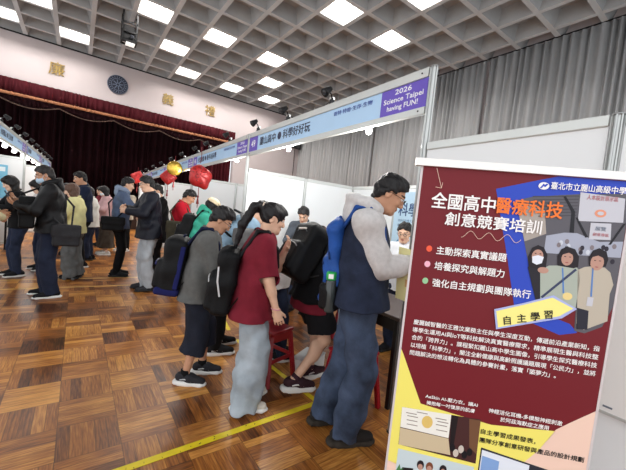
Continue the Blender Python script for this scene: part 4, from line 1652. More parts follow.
        if style in ('short', 'cap'):
            b.cut(H(0, .004, .004), -s.hu * .72 + s.hf * .7, .16)
        if style in ('bob', 'long'):
            n = length
            for q in (-1, 1):
                b.limb(H(q * .066, -.01, .02), H(q * .072, -.012, -.03 - n * .45), .030 * hs, .026 * hs, .02, s.hf, 1.7)
            dn = unit(s.hu * -.4 + A3(0, 0, -1))
            a = H(0, -.066, 0)
            b.limb(a, a + dn * n, .05 * hs, .034 * hs, .03, s.hr, 1.7)
            b.ball(H(0, .112, -.035), A3(.052, .062, .088) * hs, R, .006, True)
        if style == 'pony':
            a = H(0, -.112, .07)
            dn = unit(-s.hf * .35 + A3(0, 0, -1))
            b.limb(H(0, -.09, .06), a - s.hf * .02, .026, .026, .015)
            b.chain([a - s.hf * .015, a - s.hf * .06 + A3(0, 0, -.03), a - s.hf * .075 + dn * length * .5, a - s.hf * .05 + dn * length], [.03, .034, .03, .014], .02)
        b.crumple(.009 if style in ('short', 'cap') else .005, 110, 3, (1, 1, 2.5))
        o = b.build('hair', hair_mat(color), s.root)
        if style == 'pony':
            MB().lathe([(.0, -.01), (.03, -.01), (.034, 0), (.03, .01), (0, .01)], H(0, -.116, .068), 14,
                       Matrix(np.stack([s.hr, np.cross(-s.hf, s.hr), -s.hf], 1))).build('hair_tie', mat('hair_tie', (200, 180, 160), .6), o, True)
        return o

    # ---------------------------------------------------------------- clothing
    def top(s, m, name='jacket', sleeve='long', t=.018, hem=-.10, loose=.0, collar=True, crumple=.008, neck=.035, cuff=True, cut_sleeve=None, seed=1,
            arms=True):
        b = Blob(max(.007, s.vox))
        S, g = s.S, s.g
        hemc = s.P0 + A3(0, 0, 1) * (hem * S)
        b.limb(hemc, s.P1, (.120 + loose) * S * g + t, .096 * S * g + t + loose * .7, .05, s.R, 1.48)
        b.limb(s.P1, s.P2, .096 * S * g + t + loose * .7, .108 * S * g + t, .05, s.R, 1.36)
        b.limb(s.P2, s.P3 - s.up * .06 * S, .108 * S * g + t, .080 * S * g + t, .05, s.R, 1.42)
        q_ = 1.0 if arms else .60
        mid_ = (s.SH[1] + s.SH[-1]) / 2
        b.limb(mid_ + (s.SH[1] - mid_) * q_, mid_ + (s.SH[-1] - mid_) * q_, .052 * S + t * q_, .052 * S + t * q_, .05)
        b.cut(hemc - A3(0, 0, .0), A3(0, 0, -1))
        b.cut(s.P3 + s.up * neck * S, s.up, .16 * S)
        if arms:
            for sd in (1, -1):
                sh, el, wr, fd, pn = s.arm[sd]
                if sleeve == 'long':
                    b.limb(sh, el, .050 * S * g + t, .041 * S * g + t * .9, .035)
                    b.limb(el, wr, .041 * S * g + t * .9, .030 * S + t * .6, .012)
                    d = unit(wr - el)
                    b.cut(wr - d * .004, d, .11)
                elif sleeve == 'short':
                    d = unit(el - sh)
                    c = sh + (el - sh) * (cut_sleeve or .72)
                    b.limb(sh, c, .052 * S * g + t, .056 * S * g + t, .03)
                    b.cut(c, d, .09 * S)
        if crumple:
            b.crumple(crumple, 26, seed, (1, 1, 1.5))
        b.cut(hemc, A3(0, 0, -1), .5)
        o = b.build(name, m, s.root)
        s.top_obj = o
        if collar:
            c = s.P3 + s.up * .025 * S
            k = 16
            mb = MB()
            pts = [c + (s.R * math.cos(2 * PI * q / k) * .066 + s.F * math.sin(2 * PI * q / k) * .066) * S + s.up * (.012 - .016 * math.sin(2 * PI * q / k)) * S for q in range(k + 1)]
            mb.tube(pts, .014 * S, 8).build('collar', m, o, True)
        if cuff and sleeve == 'long':
            for sd in (1, -1):
                sh, el, wr, fd, pn = s.arm[sd]
                d = unit(wr - el)
                MB().tube([wr - d * .03, wr - d * .0], (.031 * S + t * .6), 14).build('cuff', m, o, True)
        return o

    def hood(s, m, parent=None, big=1.0):
        b = Blob(max(.006, s.vox))
        S = s.S
        c = s.P3 + s.up * .045 * S
        pts = []
        for q in range(13):
            a = -PI / 2 + (q - 6) / 6 * 2.45
            pts.append(c + (s.R * math.cos(a) * .092 + s.F * math.sin(a) * .088) * S + s.up * (.02 - .055 * math.sin(a)) * S * .6)
        b.chain(pts, [.030 * S * big] + [.036 * S * big] * 11 + [.030 * S * big], .02)
        b.ball(c - s.F * .098 * S - s.up * .035 * S, A3(.105, .052, .088) * S * big, np.stack([s.R, s.F, s.up], 1), .03)
        b.ball(c - s.F * .055 * S + s.up * .05 * S, A3(.06, .05, .04) * S * big, np.stack([s.R, s.F, s.up], 1), .02, True)
        b.crumple(.010, 34, 5)
        return b.build('hood', m, parent or s.top_obj)

    def trousers(s, m, name='trousers', t=.014, wide=0.0, length=1.0, hem_extra=0.0, crumple=.008, seed=2, waist=.0):
        b = Blob(max(.007, s.vox))
        S, g = s.S, s.g
        b.limb(s.P0 + A3(0, 0, waist * S), s.P0 - A3(0, 0, .03 * S), .096 * S * g + t, .100 * S * g + t, .04, s.R, 1.40)
        b.ball(s.P0 - s.F * .035 * S - A3(0, 0, .06) * S, A3(.128, .080, .10) * S * g + t, np.stack([s.R, s.F, s.up], 1), .04)
        for sd in (1, -1):
            hip, kn, an, td, hl = s.leg[sd]
            if length >= .55:
                b.limb(hip - A3(0, 0, .06 * S), kn, .080 * S * g + t, .058 * S * g + t + wide * .6, .045)
                end = an + A3(0, 0, -.035 * S - hem_extra) * (1 if hl < .02 else .2)
                if length < .99: end = kn + (an - kn) * (length - .5) * 2
                b.limb(kn, end, .058 * S * g + t + wide * .6, (.046 if length > .8 else .056) * S * g + t + wide, .02)
                d = unit(end - kn)
                b.cut(end, d, .14)
            else:
                end = hip + (kn - hip) * length * 2.0 * .98
                b.limb(hip - A3(0, 0, .05 * S), end, .082 * S * g + t, .070 * S * g + t + wide, .045)
                b.cut(end, unit(kn - hip), .15)
        b.cut(s.P0 + A3(0, 0, (waist + .01) * S), A3(0, 0, 1), .3)
        if crumple:
            b.crumple(crumple, 30, seed, (1, 1, 1.3))
        return b.build(name, m, s.root)

    def skirt(s, m, hem=.25, flare=.09):
        b = Blob(max(.008, s.vox))
        S = s.S
        c = (s.leg[1][2] + s.leg[-1][2]) / 2
        b.limb(s.P0 + A3(0, 0, .06 * S), s.P0 - A3(0, 0, .06 * S), .10 * S + .012, .115 * S + .015, .04, s.R, 1.35)
        end = A3(c[0], c[1], hem)
        b.limb(s.P0 - A3(0, 0, .06 * S), end, .115 * S + .015, .12 * S + flare, .03, s.R, 1.25)
        b.cut(end, A3(0, 0, -1))
        b.crumple(.014, 30, 7, (1, 1, 40))
        return b.build('skirt', m, s.root)

    def shoes(s, upper, sole, laces=None, chunky=0.0, accent=None):
        S = s.S
        for sd in (1, -1):
            hip, kn, an, td, hl = s.leg[sd]
            an = A3(an[0], an[1], an[2])
            z0 = an[2] - .085 * S
            x = A3(td[1], -td[0], 0)
            pit = -.9 * hl / .12 * .25 if hl > .02 else 0
            base = A3(an[0], an[1], z0)
            fwd = unit(td * math.cos(pit) + A3(0, 0, math.sin(pit)))
            up = np.cross(x, fwd)
            R = np.stack([x, fwd, up], 1)
            L = .27 * S

            def P(a, bb, c):
                return base + R @ (A3(a, bb, c))

            hgt = .026 + chunky
            b = Blob(.0055)
            b.limb(P(0, -.055 * S, hgt + .028), P(0, .05 * S, hgt + .026), .038 * S, .040 * S, .02)
            b.limb(P(0, .05 * S, hgt + .024), P(0, .165 * S, hgt + .008), .042 * S, .030 * S, .03, x, 1.2)
            b.limb(P(0, -.03 * S, hgt + .03), P(0, -.018 * S, .105 * S), .040 * S, .041 * S, .02)
            b.cut(P(0, 0, hgt - .004), -up)
            b.cut(P(0, -.01, .108 * S), up)
            u = b.build('shoe', upper, s.root)
            b = Blob(.0055)
            b.box(P(0, -.02 * S, hgt * .5), (.041 * S, .075 * S, hgt * .5), .012, R, .0)
            b.box(P(0, .06 * S, hgt * .5), (.046 * S, .11 * S, hgt * .5), .012, R, .03)
            b.ball(P(0, .165 * S, hgt * .52), (.044 * S, .045 * S, hgt * .5), R, .02)
            b.ball(P(0, -.085 * S, hgt * .52), (.036 * S, .03 * S, hgt * .5), R, .02)
            b.build('sole', sole, u)
            if laces is not None:
                mb = MB()
                for q in range(4):
                    y = .035 * S + q * .022 * S
                    z = hgt + .062 - q * .0085
                    mb.tube([P(-.026 * S, y - .006, z - .008), P(0, y, z), P(.026 * S, y - .006, z - .008)], .0032, 5)
                    mb.tube([P(-.024 * S, y + .012, z - .012), P(0, y + .004, z + .001), P(.024 * S, y + .012, z - .012)], .003, 5)
                mb.build('laces', laces, u, True)
            if accent is not None:
                mb = MB()
                for e in (-1, 1):
                    mb.tube([P(e * .043 * S, -.03 * S, hgt + .02), P(e * .045 * S, .02 * S, hgt + .028), P(e * .044 * S, .075 * S, hgt + .014)], .006, 6)
                mb.build('side_stripe', accent, u, True)

    def glasses(s, m=None):
        m = m or mat('glasses_black', (18, 18, 20), .3)
        H = s.H
        mb = MB()
        for q in (-1, 1):
            pts = [H(q * .033 + .020 * math.cos(a), .103, .007 + .0145 * math.sin(a)) for a in [2 * PI * k / 16 for k in range(17)]]
            mb.tube(pts, .0018, 6)
            mb.tube([H(q * .053, .102, .012), H(q * .074, .07, .012), H(q * .080, .0, .010), H(q * .080, -.02, -.002)], .0018, 6)
        mb.tube([H(-.013, .104, .011), H(0, .108, .013), H(.013, .104, .011)], .0018, 6)
        return mb.build('glasses', m, s.root, True)

    def mask(s, m):
        b = Blob(.005)
        R = s.HR
        b.ball(s.H(0, .045, -.052), A3(.066, .068, .056) * s.hs, R, .01)
        b.cut(s.H(0, .045, -.012), s.hu * .95 + s.hf * -.25)
        b.cut(s.H(0, .03, -.05), -s.hf)
        o = b.build('face_mask', m, s.root)
        mb = MB()
        for q in (-1, 1):
            mb.tube([s.H(q * .062, .045, -.03), s.H(q * .078, .0, .012), s.H(q * .082, -.028, -.012), s.H(q * .066, .03, -.075)], .0022, 5)
        mb.build('ear_loops', m, o)
        return o

    def place(s, x, y, z):
        """a point given beside the body, in world coordinates (right, forward, up from the ground under it)"""
        return s.root.matrix_basis @ V((x, y, z))


def backpack(pers, m, label, w=.30, h=.44, d=.16, drop=.0, m_strap=None, m_trim=None, zips=True, open_top=False, side=0.0, crumple=.008, vox=.007, off=.0, pocket_m=None, strap_w=.028):
    """a rucksack on a person's back: a thing of its own placed on that back"""
    P = pers
    S = P.S
    m_strap = m_strap or m
    m_trim = m_trim or mat('zip_grey', (120, 120, 122), .4)
    root = empty('backpack', P.root.location, P.root.rotation_euler.z, label, 'backpack')
    R, F, U = P.R, P.F, unit(P.P3 - P.P0)
    F = np.cross(U, R)
    M = np.stack([R, F, U], 1)
    c = P.P3 - U * (.10 * S + h * .42 + drop) - F * (.125 * S * P.g + d * .5 + off) + R * side
    b = Blob(vox)
    b.box(c, (w * .5, d * .5, h * .5), .05, M, .0)
    b.ball(c + U * h * .36, (w * .44, d * .44, h * .2), M, .04)
    b.box(c - F * (d * .45) - U * h * .16, (w * .42, d * .28, h * .27), .035, M, .02)
    b.crumple(crumple, 22, 4)
    body = b.build('bag_body', m, root)

    def Q(x, y, z): return c + M @ A3(x, y, z)

    mb = MB()
    mb.tube([Q(-.04, d * .2, h * .49), Q(-.035, d * .2, h * .56), Q(.035, d * .2, h * .56), Q(.04, d * .2, h * .49)], .009, 8)
    mb.build('top_handle', m_strap, root, True)
    if zips:
        mb = MB()
        mb.tube([Q(x * w * .44, -d * .52 + abs(x) ** 3 * d * .25, h * (.36 - .30 * abs(x) ** 3)) for x in [k / 8 - 1 for k in range(17)]], .005, 6)
        mb.tube([Q(x * w * .36, -d * .76 + abs(x) ** 3 * d * .05, h * (.045 - .05 * abs(x) ** 3)) for x in [k / 8 - 1 for k in range(17)]], .005, 6)
        mb.build('zipper', m_trim, body, True)
    for sd in (1, -1):
        sh = P.SH[sd]
        sx = (.115 if sd > 0 else -.115) * S
        top = P.P3 + R * sx * .9 + U * (.028 * S)
        bs = Blob(.006)
        fr = .105 * S * P.g + .022
        wb = MB()
        wb.tube([P.P3 + R * sx * 1.3 - U * .25 * S + F * fr * .9, P.P3 + R * sx * 1.64 - U * .30 * S + F * (fr * .35), P.P3 + R * sx * 1.70 - U * .34 * S - F * (fr * .3), Q(w * .46 * sd, d * .4, -h * .36)], .005, 6).build('webbing', black_metal, root, True)
        pts = [Q(sx * .8 - side, d * .45, h * .42), top - F * .065 * S + U * .008, top + F * .02 * S + U * .016 * S, P.P3 + R * sx - U * .08 * S + F * (fr * .80),
               P.P3 + R * sx * 1.2 - U * .22 * S + F * (fr * 1.0)]
        bs.chain(pts, [.013, .014, .014, .013, .010], .012, R, strap_w / .013)
        bs.build('shoulder_strap', m_strap, root)
    return root, Q, body


def strap_bag(pers, m, label, at, size, shoulder=1, name='shoulder_bag', R=None, flap=True, strap=True):
    """a bag hanging from a strap over one shoulder"""
    root = empty(name, pers.root.location, pers.root.rotation_euler.z, label, 'bag')
    b = Blob(.008)
    c = A3(at)
    b.box(c, A3(size) * .5, .03, R, .0)
    if flap:
        b.box(c + A3(0, 0, size[2] * .22), A3(size[0] * .53, size[1] * .54, size[2] * .3), .025, R, .01)
    b.crumple(.006, 25, 6)
    b.build('bag_body', m, root)
    if strap:
        S = pers.S
        sh = pers.SH[shoulder]
        top = pers.P3 + pers.R * shoulder * .1 * S + pers.up * .03 * S
        f = .13 * S * pers.g + .03
        bs = Blob(.006)
        sd = 1 if c[0] > 0 else -1
        e = A3(size[0] * .3, 0, size[2] * .45)
        mid = (top + c) / 2
        bs.chain([top + pers.F * .03, mid + pers.F * f * 1.0 + A3(sd * .03, 0, .05), c + A3(sd * .02, .05, size[2] * .45)], [.012, .012, .010], .01, pers.R, 1.6)
        bs.chain([top + pers.F * .03, top - pers.F * .06, mid - pers.F * f * .95 + A3(sd * .03, 0, .05), c + A3(sd * .02, -.05, size[2] * .45)], [.012, .012, .012, .010], .01, pers.R, 1.6)
        bs.build('strap', m, root)
    return root


def held(pers, name, label, cat, at, size, m, tilt=(0, 0, 0), screen=None):
    """a flat thing held in a hand"""
    root = empty(name, pers.root.location, pers.root.rotation_euler.z, label, cat)
    R = (Matrix.Rotation(tilt[2], 3, 'Z') @ Matrix.Rotation(tilt[1], 3, 'Y') @ Matrix.Rotation(tilt[0], 3, 'X'))
    o = MB().box(at, size, R, min(size) * .3).build('case' if screen else 'sheet', m, root)
    if screen:
        c = V(at) + R @ V((0, 0, size[2] * .5 + .0006))
        MB().box(c, (size[0] * .9, size[1] * .94, .001), R).build('screen', screen, root)
    return root, R
# ================================================================== PEOPLE
white_sole = mat('white_sole', (226, 224, 220), .55)
black_sole = mat('black_sole', (26, 25, 25), .6)
black_shoe = fabric('black_shoe', (30, 30, 33))
black_lace = mat('black_lace', (20, 20, 22), .7)
grey_lace = mat('grey_lace', (150, 150, 152), .7)
black_fab = fabric('black_nylon', (14, 15, 17), rough=.6)
black_knit = fabric('black_cloth', (16, 16, 18))
maroon_knit = fabric('maroon_jersey', (116, 30, 44), .12)
dark_jeans = fabric('dark_denim', (38, 46, 66), .3, 9, .4, 160)
mask_blue = mat('mask_pale_blue', (178, 204, 226), .8)
mask_white = mat('mask_white', (226, 228, 230), .8)
phone_black = mat('phone_black', (18, 18, 20), .25)
phone_screen = mat('phone_screen', (60, 74, 96), .15, emit=.4)
olive = fabric('olive_cloth', (66, 62, 50))

# ---- the man in denim at the front, his rucksack, bottle and leaflet
P1 = Person((1.50, 1.55), 134, 1.77, 'person in grey hoodie and denim vest with a blue rucksack, holding a yellow leaflet', neck_fwd=.055, lean=-.03, hips=(0, .045, None), head_pitch=.50, head_yaw=.0,
            feet=((.085, .06), (-.085, -.10)), hand_r=(.09, .39, 1.235), hand_l=(-.12, .33, 1.12), elbow_r=(.35, -1, -.5), elbow_l=(-.8, -.6, -.5), girth=1.04, tone='tan', vox=.0055,
            palm_r=(-1, .1, .2), palm_l=(.6, -.2, .8), curl=.75, toes=(-.35, -.50))
hood_grey = fabric('heather_grey_jersey', (206, 202, 200), .08, 40, .3, 200)
vest_denim = fabric('navy_denim_vest', (40, 47, 66), .30, 10, .5, 160)
P1.hair('short', (20, 17, 18), ext=.012)
P1.glasses()
P1.trousers(fabric('worn_blue_jeans', (66, 78, 100), .5, 7, .6, 150), 'jeans', t=.022, wide=.020, crumple=.016, waist=.0)
P1.top(hood_grey, 'hoodie', 'long', .030, .07, crumple=.014)
P1.hood(hood_grey, big=1.12)
vs = P1.top(vest_denim, 'denim_vest', 'none', .040, -.03, loose=.022, collar=False, crumple=.010, neck=-.035, arms=False)
mb = MB()
for k in range(4):
    q = P1.P3 - P1.up * (.10 + .10 * k) + P1.F * .158
    mb.lathe([(0, 0), (.009, 0), (.009, .004), (0, .004)], q, 10, Matrix(np.stack([P1.R, P1.up, P1.F], 1)))
mb.build('buttons', mat('pale_button', (214, 212, 204), .4), vs)
P1.shoes(fabric('dark_brown_boot', (44, 40, 38)), fabric('boot_sole', (58, 52, 46)), black_lace, .008)
blue_nylon = fabric('bright_blue_nylon', (40, 84, 160), .22, 9, .4, 60, rough=.5)
navy_strap = fabric('navy_strap', (34, 52, 92))
bp, Q, body = backpack(P1, blue_nylon, 'bright blue rucksack on the back of the denim vest, green capped bottle in its side', w=.29, h=.54, d=.09, drop=.0, m_strap=fabric('blue_strap', (38, 74, 140)),
                       m_trim=navy_strap, crumple=.020, vox=.006, off=.006)
b = Blob(.006)
b.box(Q(.0, -.01, -.205), (.145, .065, .085), .03, np.stack([P1.R, P1.F, unit(P1.P3 - P1.P0)], 1))
b.limb(Q(.135, .0, -.25), Q(.135, .0, -.16), .042, .044, .02)
b.crumple(.006, 30, 3)
b.build('black_lower_pocket', black_fab, bp)
bt = empty('water_bottle', P1.root.location, P1.root.rotation_euler.z, 'dark water bottle with bright green cap in the blue rucksack side pocket', 'bottle')
uu = unit(P1.P3 - P1.P0)
Rb = Matrix(np.stack([P1.R, np.cross(uu, P1.R), uu], 1))
MB().lathe([(0, -.13), (.030, -.13), (.033, -.12), (.033, .06), (.026, .075), (0, .075)], Q(.150, .0, -.16), 18, Rb).build('bottle_body', mat('bottle_smoke', (60, 66, 66), .2), bt, True)
MB().lathe([(0, .07), (.030, .07), (.032, .078), (.032, .112), (.027, .12), (0, .12)], Q(.150, .0, -.16), 18, Rb).build('bottle_cap', mat('bright_green_cap', (38, 172, 82), .35), bt, True)
MB().box(Q(.182, .0, -.065), (.004, .03, .028), Rb).build('cap_label', white_ink, bt)
leaf, R = held(P1, 'leaflet', 'yellow printed leaflet in the hands of the person in denim', 'leaflet', (.12, .36, 1.13), (.25, .0025, .35), mat('leaflet_yellow', (250, 242, 176), .6), (.25, .1, .95))
for (x, z, w, h, c) in ((-.02, .06, .09, .08, (226, 150, 100)), (.03, -.07, .12, .07, (214, 196, 120)), (-.04, -.05, .05, .05, (236, 190, 130))):
    MB().box(V((.12, .36, 1.13)) + R @ V((x, -.0016, z)), (w, .001, h), R).build('printed_picture', mat('leaflet_%d' % c[1], c, .6), leaf)

# ---- the girl in maroon
jeans_light = fabric('pale_blue_denim', (164, 174, 182), .22, 7, .5, 150)
P2 = Person((1.10, 2.17), 112, 1.50, 'person in maroon T-shirt and wide pale jeans with long black ponytail', lean=.12, head_pitch=.28, head_yaw=.05, feet=((.11, .0), (-.09, .02)),
            hand_r=(.20, .16, .69), elbow_r=(.5, -1, .2), hand_l=(.0, .20, 1.18), elbow_l=(-.8, -.3, -1), girth=1.14, tone='light', vox=.0058, curl=.55, female=True, palm_l=(.4, -1, .3))
P2.hair('pony', (20, 16, 18), .36)
P2.trousers(jeans_light, 'wide_jeans', t=.018, wide=.050, crumple=.020, hem_extra=.03)
P2.top(maroon_knit, 'maroon_shirt', 'short', .022, -.14, loose=.030, crumple=.010, cut_sleeve=.92)
P2.shoes(fabric('cream_shoe', (206, 198, 186)), white_sole, grey_lace)
o = MB().tube([P2.arm[1][2] - P2.arm[1][3] * .012 + (P2.R * math.cos(a) + P2.F * math.sin(a)) * .031 for a in [2 * PI * k / 20 for k in range(21)]], .004, 6).build('bracelet', mat('bracelet_pink', (216, 150, 160), .4), P2.root, True)
bag2, Q2, body2 = backpack(P2, black_fab, 'large black rucksack with white zip edges hanging low behind the maroon shirt', w=.30, h=.47, d=.15, drop=.08, m_strap=black_fab, m_trim=mat('white_zip', (206, 206, 206), .5), vox=.006, off=.015, crumple=.012)
MB().tube([Q2(.172, -.06, .12), Q2(.174, -.05, .02), Q2(.170, -.02, -.08)], .006, 6).build('white_piping', mat('white_zip', (206, 206, 206), .5), bag2)

# ---- the boy in shorts with a phone
grey_knit = fabric('charcoal_grey_jersey', (96, 96, 94), .10, 30, .3, 180)
P3 = Person((.86, 2.66), 113, 1.455, 'person in charcoal sweatshirt and dark knee shorts with glasses, looking down at a phone', lean=.13, head_pitch=.62, head_yaw=-.05, feet=((.09, -.04), (-.09, .07)),
            hand_r=(.06, .29, .94), elbow_r=(.8, -1, -.6), hand_l=(-.05, .30, .92), elbow_l=(-.8, -1, -.6), tone='tan', vox=.006, curl=.9, palm_r=(-.5, -.1, .8), palm_l=(.6, -.1, .7), toes=(.25, .03), girth=1.05)
P3.hair('short', (22, 18, 19), ext=.018)
P3.glasses()
P3.trousers(fabric('navy_black_shorts', (32, 35, 46)), 'shorts', t=.022, wide=.026, length=.72, crumple=.010)
tp = P3.top(grey_knit, 'sweatshirt', 'long', .024, -.10, loose=.034, crumple=.010)
P3.shoes(fabric('black_grey_sneaker', (44, 44, 48)), white_sole, grey_lace, .004, mat('sneaker_silver', (176, 178, 180), .5))
for sd in (1, -1):
    an = P3.leg[sd][2]
    MB().tube([an + A3(0, 0, -.01), an + A3(0, 0, .05)], .042 * P3.S, 14).build('sock', black_knit, P3.root, True)
el = P3.arm[1][1]; fd = unit(P3.arm[1][2] - el)
sidev = unit(np.cross(fd, A3(0, 0, 1)))
Mx = frame(el + fd * .035 + sidev * .074 - A3(0, 0, .02), fd, np.cross(sidev, fd))
text('42', Mx, .062, white_ink, tp, 'sleeve_print', .02)
held(P3, 'phone', 'phone in a brown case in the hands of the boy in shorts', 'phone', (.0, .335, .955), (.075, .15, .009), mat('brown_case', (128, 74, 50), .5), (.95, 0, .1), phone_screen)
bag3, Q3, _b = backpack(P3, black_fab, 'black rucksack with dark blue sides on the back of the boy in shorts', w=.28, h=.44, d=.17, drop=.03, m_strap=fabric('dark_navy_strap', (24, 28, 52)), vox=.006, off=.02, m_trim=mat('navy_trim', (40, 44, 110), .5))
b = Blob(.006)
Mb = np.stack([P3.R, P3.F, unit(P3.P3 - P3.P0)], 1)
b.box(Q3(0, -.01, -.20), (.142, .092, .03), .025, Mb)
for sd in (1, -1): b.box(Q3(sd * .137, .055, .0), (.008, .018, .17), .007, Mb)
b.build('blue_side_panels', fabric('deep_blue_nylon', (28, 32, 84)), bag3)

# ---- the person in black shorts leaning into the booth
P4 = Person((1.66, 2.17), 96, 1.64, 'person in black jacket and black shorts leaning over the booth table, one bare leg back', lean=.55, head_pitch=.75, feet=((.12, -.17), (-.10, .10)),
            hips=(0, -.04, .83), hand_r=(.16, .50, .82), hand_l=(-.16, .52, .82), elbow_r=(1, -.3, -.6), elbow_l=(-1, -.3, -.6), tone='light', vox=.006, curl=.3, heel=(.05, 0), girth=1.05, palm_r=(0, 0, -1), palm_l=(0, 0, -1))
P4.hair('short', (20, 17, 18), ext=.02)
P4.top(maroon_knit, 'maroon_shirt', 'none', .014, -.16, loose=.016, arms=False, collar=False)
P4.top(black_knit, 'black_jacket', 'long', .028, -.07, loose=.01, crumple=.014)
P4.trousers(fabric('black_sport_shorts', (26, 26, 29)), 'black_shorts', t=.026, wide=.03, length=.40)
P4.shoes(fabric('plum_sneaker', (60, 38, 44)), white_sole, grey_lace, .014, mat('white_accent', (214, 210, 208), .5))
for sd in (1, -1):
    kn, an = P4.leg[sd][1], P4.leg[sd][2]
    MB().tube([an + (kn - an) * -.02, an + (kn - an) * .13], .039 * P4.S, 14).build('sock', fabric('plum_sock', (64, 40, 48)), P4.root, True)
bag4, Q4, body4 = backpack(P4, black_fab, 'black rucksack with pale stripe and round badges on the person in black shorts', w=.32, h=.46, d=.19, drop=-.02, vox=.006, off=.025)
MB().tube([Q4(-.05, -.105, .155), Q4(.06, -.105, .165)], .009, 6).build('pale_stripe', mat('pale_stripe', (214, 206, 196), .5), body4)
mb = MB()
Mq = Matrix(np.stack([np.cross(P4.F, A3(0, 0, 1)), A3(0, 0, 1), -P4.F], 1))
for (x, z, r) in ((.04, -.02, .014), (.0, -.07, .008)):
    MB().lathe([(0, -.02), (r, -.02), (r, .004), (0, .006)], Q4(x, -.134, z - .05), 14, Matrix(np.stack([P4.R, unit(P4.P3 - P4.P0), -np.cross(unit(P4.P3 - P4.P0), P4.R)], 1))).build('round_badge', white_ink, body4, True)

# ---- people behind them at the table
P5 = Person((1.72, 2.74), 105, 1.50, 'person with long brown hair in white top, bent over the table beside maroon shirt', lean=.78, head_pitch=.9, hand_r=(.16, .50, .82), hand_l=(-.16, .50, .82), female=True, tone='pale',
            elbow_r=(1, -.3, -.6), elbow_l=(-1, -.3, -.6), palm_r=(0, 0, -1), palm_l=(0, 0, -1))
P5.hair('long', (66, 44, 38), .34)
P5.trousers(dark_jeans, 'jeans')
P5.top(fabric('white_cotton', (226, 224, 222), .05), 'white_top', 'long', .020, -.08)
P5.shoes(black_shoe, white_sole, black_lace)

denim_pale = fabric('washed_denim_jacket', (146, 174, 194), .2, 10, .4, 120)
P6 = Person((1.25, 3.12), 98, 1.68, 'person in washed pale blue denim jacket and black trousers bending behind the ponytail girl', lean=.70, head_pitch=.8, hips=(0, -.10, .90), feet=((.10, -.06), (-.10, .02)),
            hand_r=(.24, .30, .78), hand_l=(-.16, .50, .84), elbow_r=(1, -.6, -.2), tone='light')
P6.hair('short', (24, 20, 20))
P6.trousers(black_knit, 'black_trousers')
P6.top(denim_pale, 'denim_jacket', 'long', .030, -.05, loose=.01, crumple=.014)
P6.shoes(fabric('black_white_sneaker', (30, 30, 32)), white_sole, grey_lace, .006, mat('white_accent', (214, 210, 208), .5))
c6 = P6.P3 - P6.up * .16 - P6.F * .20
root = empty('shoulder_bag', P6.root.location, P6.root.rotation_euler.z, 'black bag lying over the bent back of the pale denim jacket', 'bag')
b = Blob(.008)
b.box(c6, (.12, .06, .11), .05, np.stack([P6.R, P6.F, P6.up], 1))
b.crumple(.012, 22, 4)
b.build('bag_body', black_fab, root)
b = Blob(.006)
b.chain([c6 + P6.up * .12 + P6.R * .09, P6.P3 + P6.R * .11 + P6.F * .02 + P6.up * .03, P6.P3 + P6.R * .12 + P6.F * .12 - P6.up * .12, P6.P3 + P6.R * .17 - P6.up * .26 + P6.F * .04, c6 - P6.up * .1 + P6.R * .14], [.012] * 5, .01, P6.R, 1.6)
b.build('strap', black_fab, root)
root = strap_bag(P6, fabric('slate_grey_nylon', (116, 116, 116)), 'grey soft bag at the side of the pale denim jacket, behind the ponytail', (.27, .10, 1.14), (.16, .24, .24), 1)

P7 = Person((2.75, 4.02), 228, 1.585, 'person with short dark hair inside the booth against the white partition, looking down', lean=.12, head_pitch=.65, hand_r=(.12, .3, .95), hand_l=(-.12, .3, .95), tone='light')
P7.hair('short', (28, 24, 24), ext=.02)
P7.trousers(dark_jeans, 'trousers')
P7.top(fabric('slate_shirt', (78, 84, 92)), 'shirt', 'long', .016, -.08)
P7.shoes(black_shoe, black_sole, black_lace)

P8 = Person((2.98, 2.34), 262, 1.47, 'person in glasses and a white shirt inside booth 49 before the blue poster', lean=.10, head_pitch=.32, head_yaw=-.3, hand_r=(.10, .34, .98), hand_l=(-.14, .34, .95), tone='light', curl=.8)
P8.hair('short', (24, 20, 20), ext=.015)
P8.glasses()
P8.trousers(dark_jeans, 'trousers')
P8.top(fabric('white_shirt', (222, 224, 228), .05), 'white_shirt', 'long', .016, -.08)
P8.shoes(black_shoe, black_sole, black_lace)

# ---- farther along the aisle, right side
P9 = Person((1.40, 5.75), 112, 1.70, 'person in bright red jacket looking down, under the red foil balloon', lean=.14, head_pitch=.6, hand_r=(.12, .34, 1.0), hand_l=(-.1, .34, 1.0), tone='tan', curl=.8)
P9.hair('short', (20, 18, 18))
P9.trousers(dark_jeans, 'trousers')
P9.top(fabric('bright_red_nylon', (176, 24, 40)), 'red_jacket', 'long', .026, -.10, loose=.01)
P9.shoes(black_shoe, white_sole, black_lace)
strap_bag(P9, olive, 'dark olive bag hanging at the side of the red jacket', (.27, .02, .98), (.16, .30, .32), 1)

P10 = Person((1.50, 4.95), 108, 1.58, 'person in a cream cap and mint green hoodie beside the red jacket', lean=.30, head_pitch=.5, hand_r=(.12, .38, .92), hand_l=(-.12, .38, .9), female=True, tone='light')
P10.hair('bob', (22, 18, 18), .16)
mint = fabric('mint_green_jersey', (64, 168, 142))
P10.trousers(black_knit, 'black_trousers')
P10.top(mint, 'mint_hoodie', 'long', .028, -.08, loose=.01)
P10.hood(mint)
P10.shoes(black_shoe, white_sole, black_lace)
b = Blob(.006)
b.ball(P10.H(0, -.012, .060), A3(.094, .115, .078) * P10.hs, P10.HR, .01)
b.cut(P10.H(0, 0, .052), -P10.hu)
b.ball(P10.H(0, .13, .054), A3(.07, .06, .012) * P10.hs, P10.HR, .01)
b.build('cream_cap', fabric('cream_canvas', (222, 204, 170)), P10.root)
backpack(P10, black_fab, 'black rucksack on the mint green hoodie', w=.30, h=.44, d=.17, drop=.02, vox=.008)

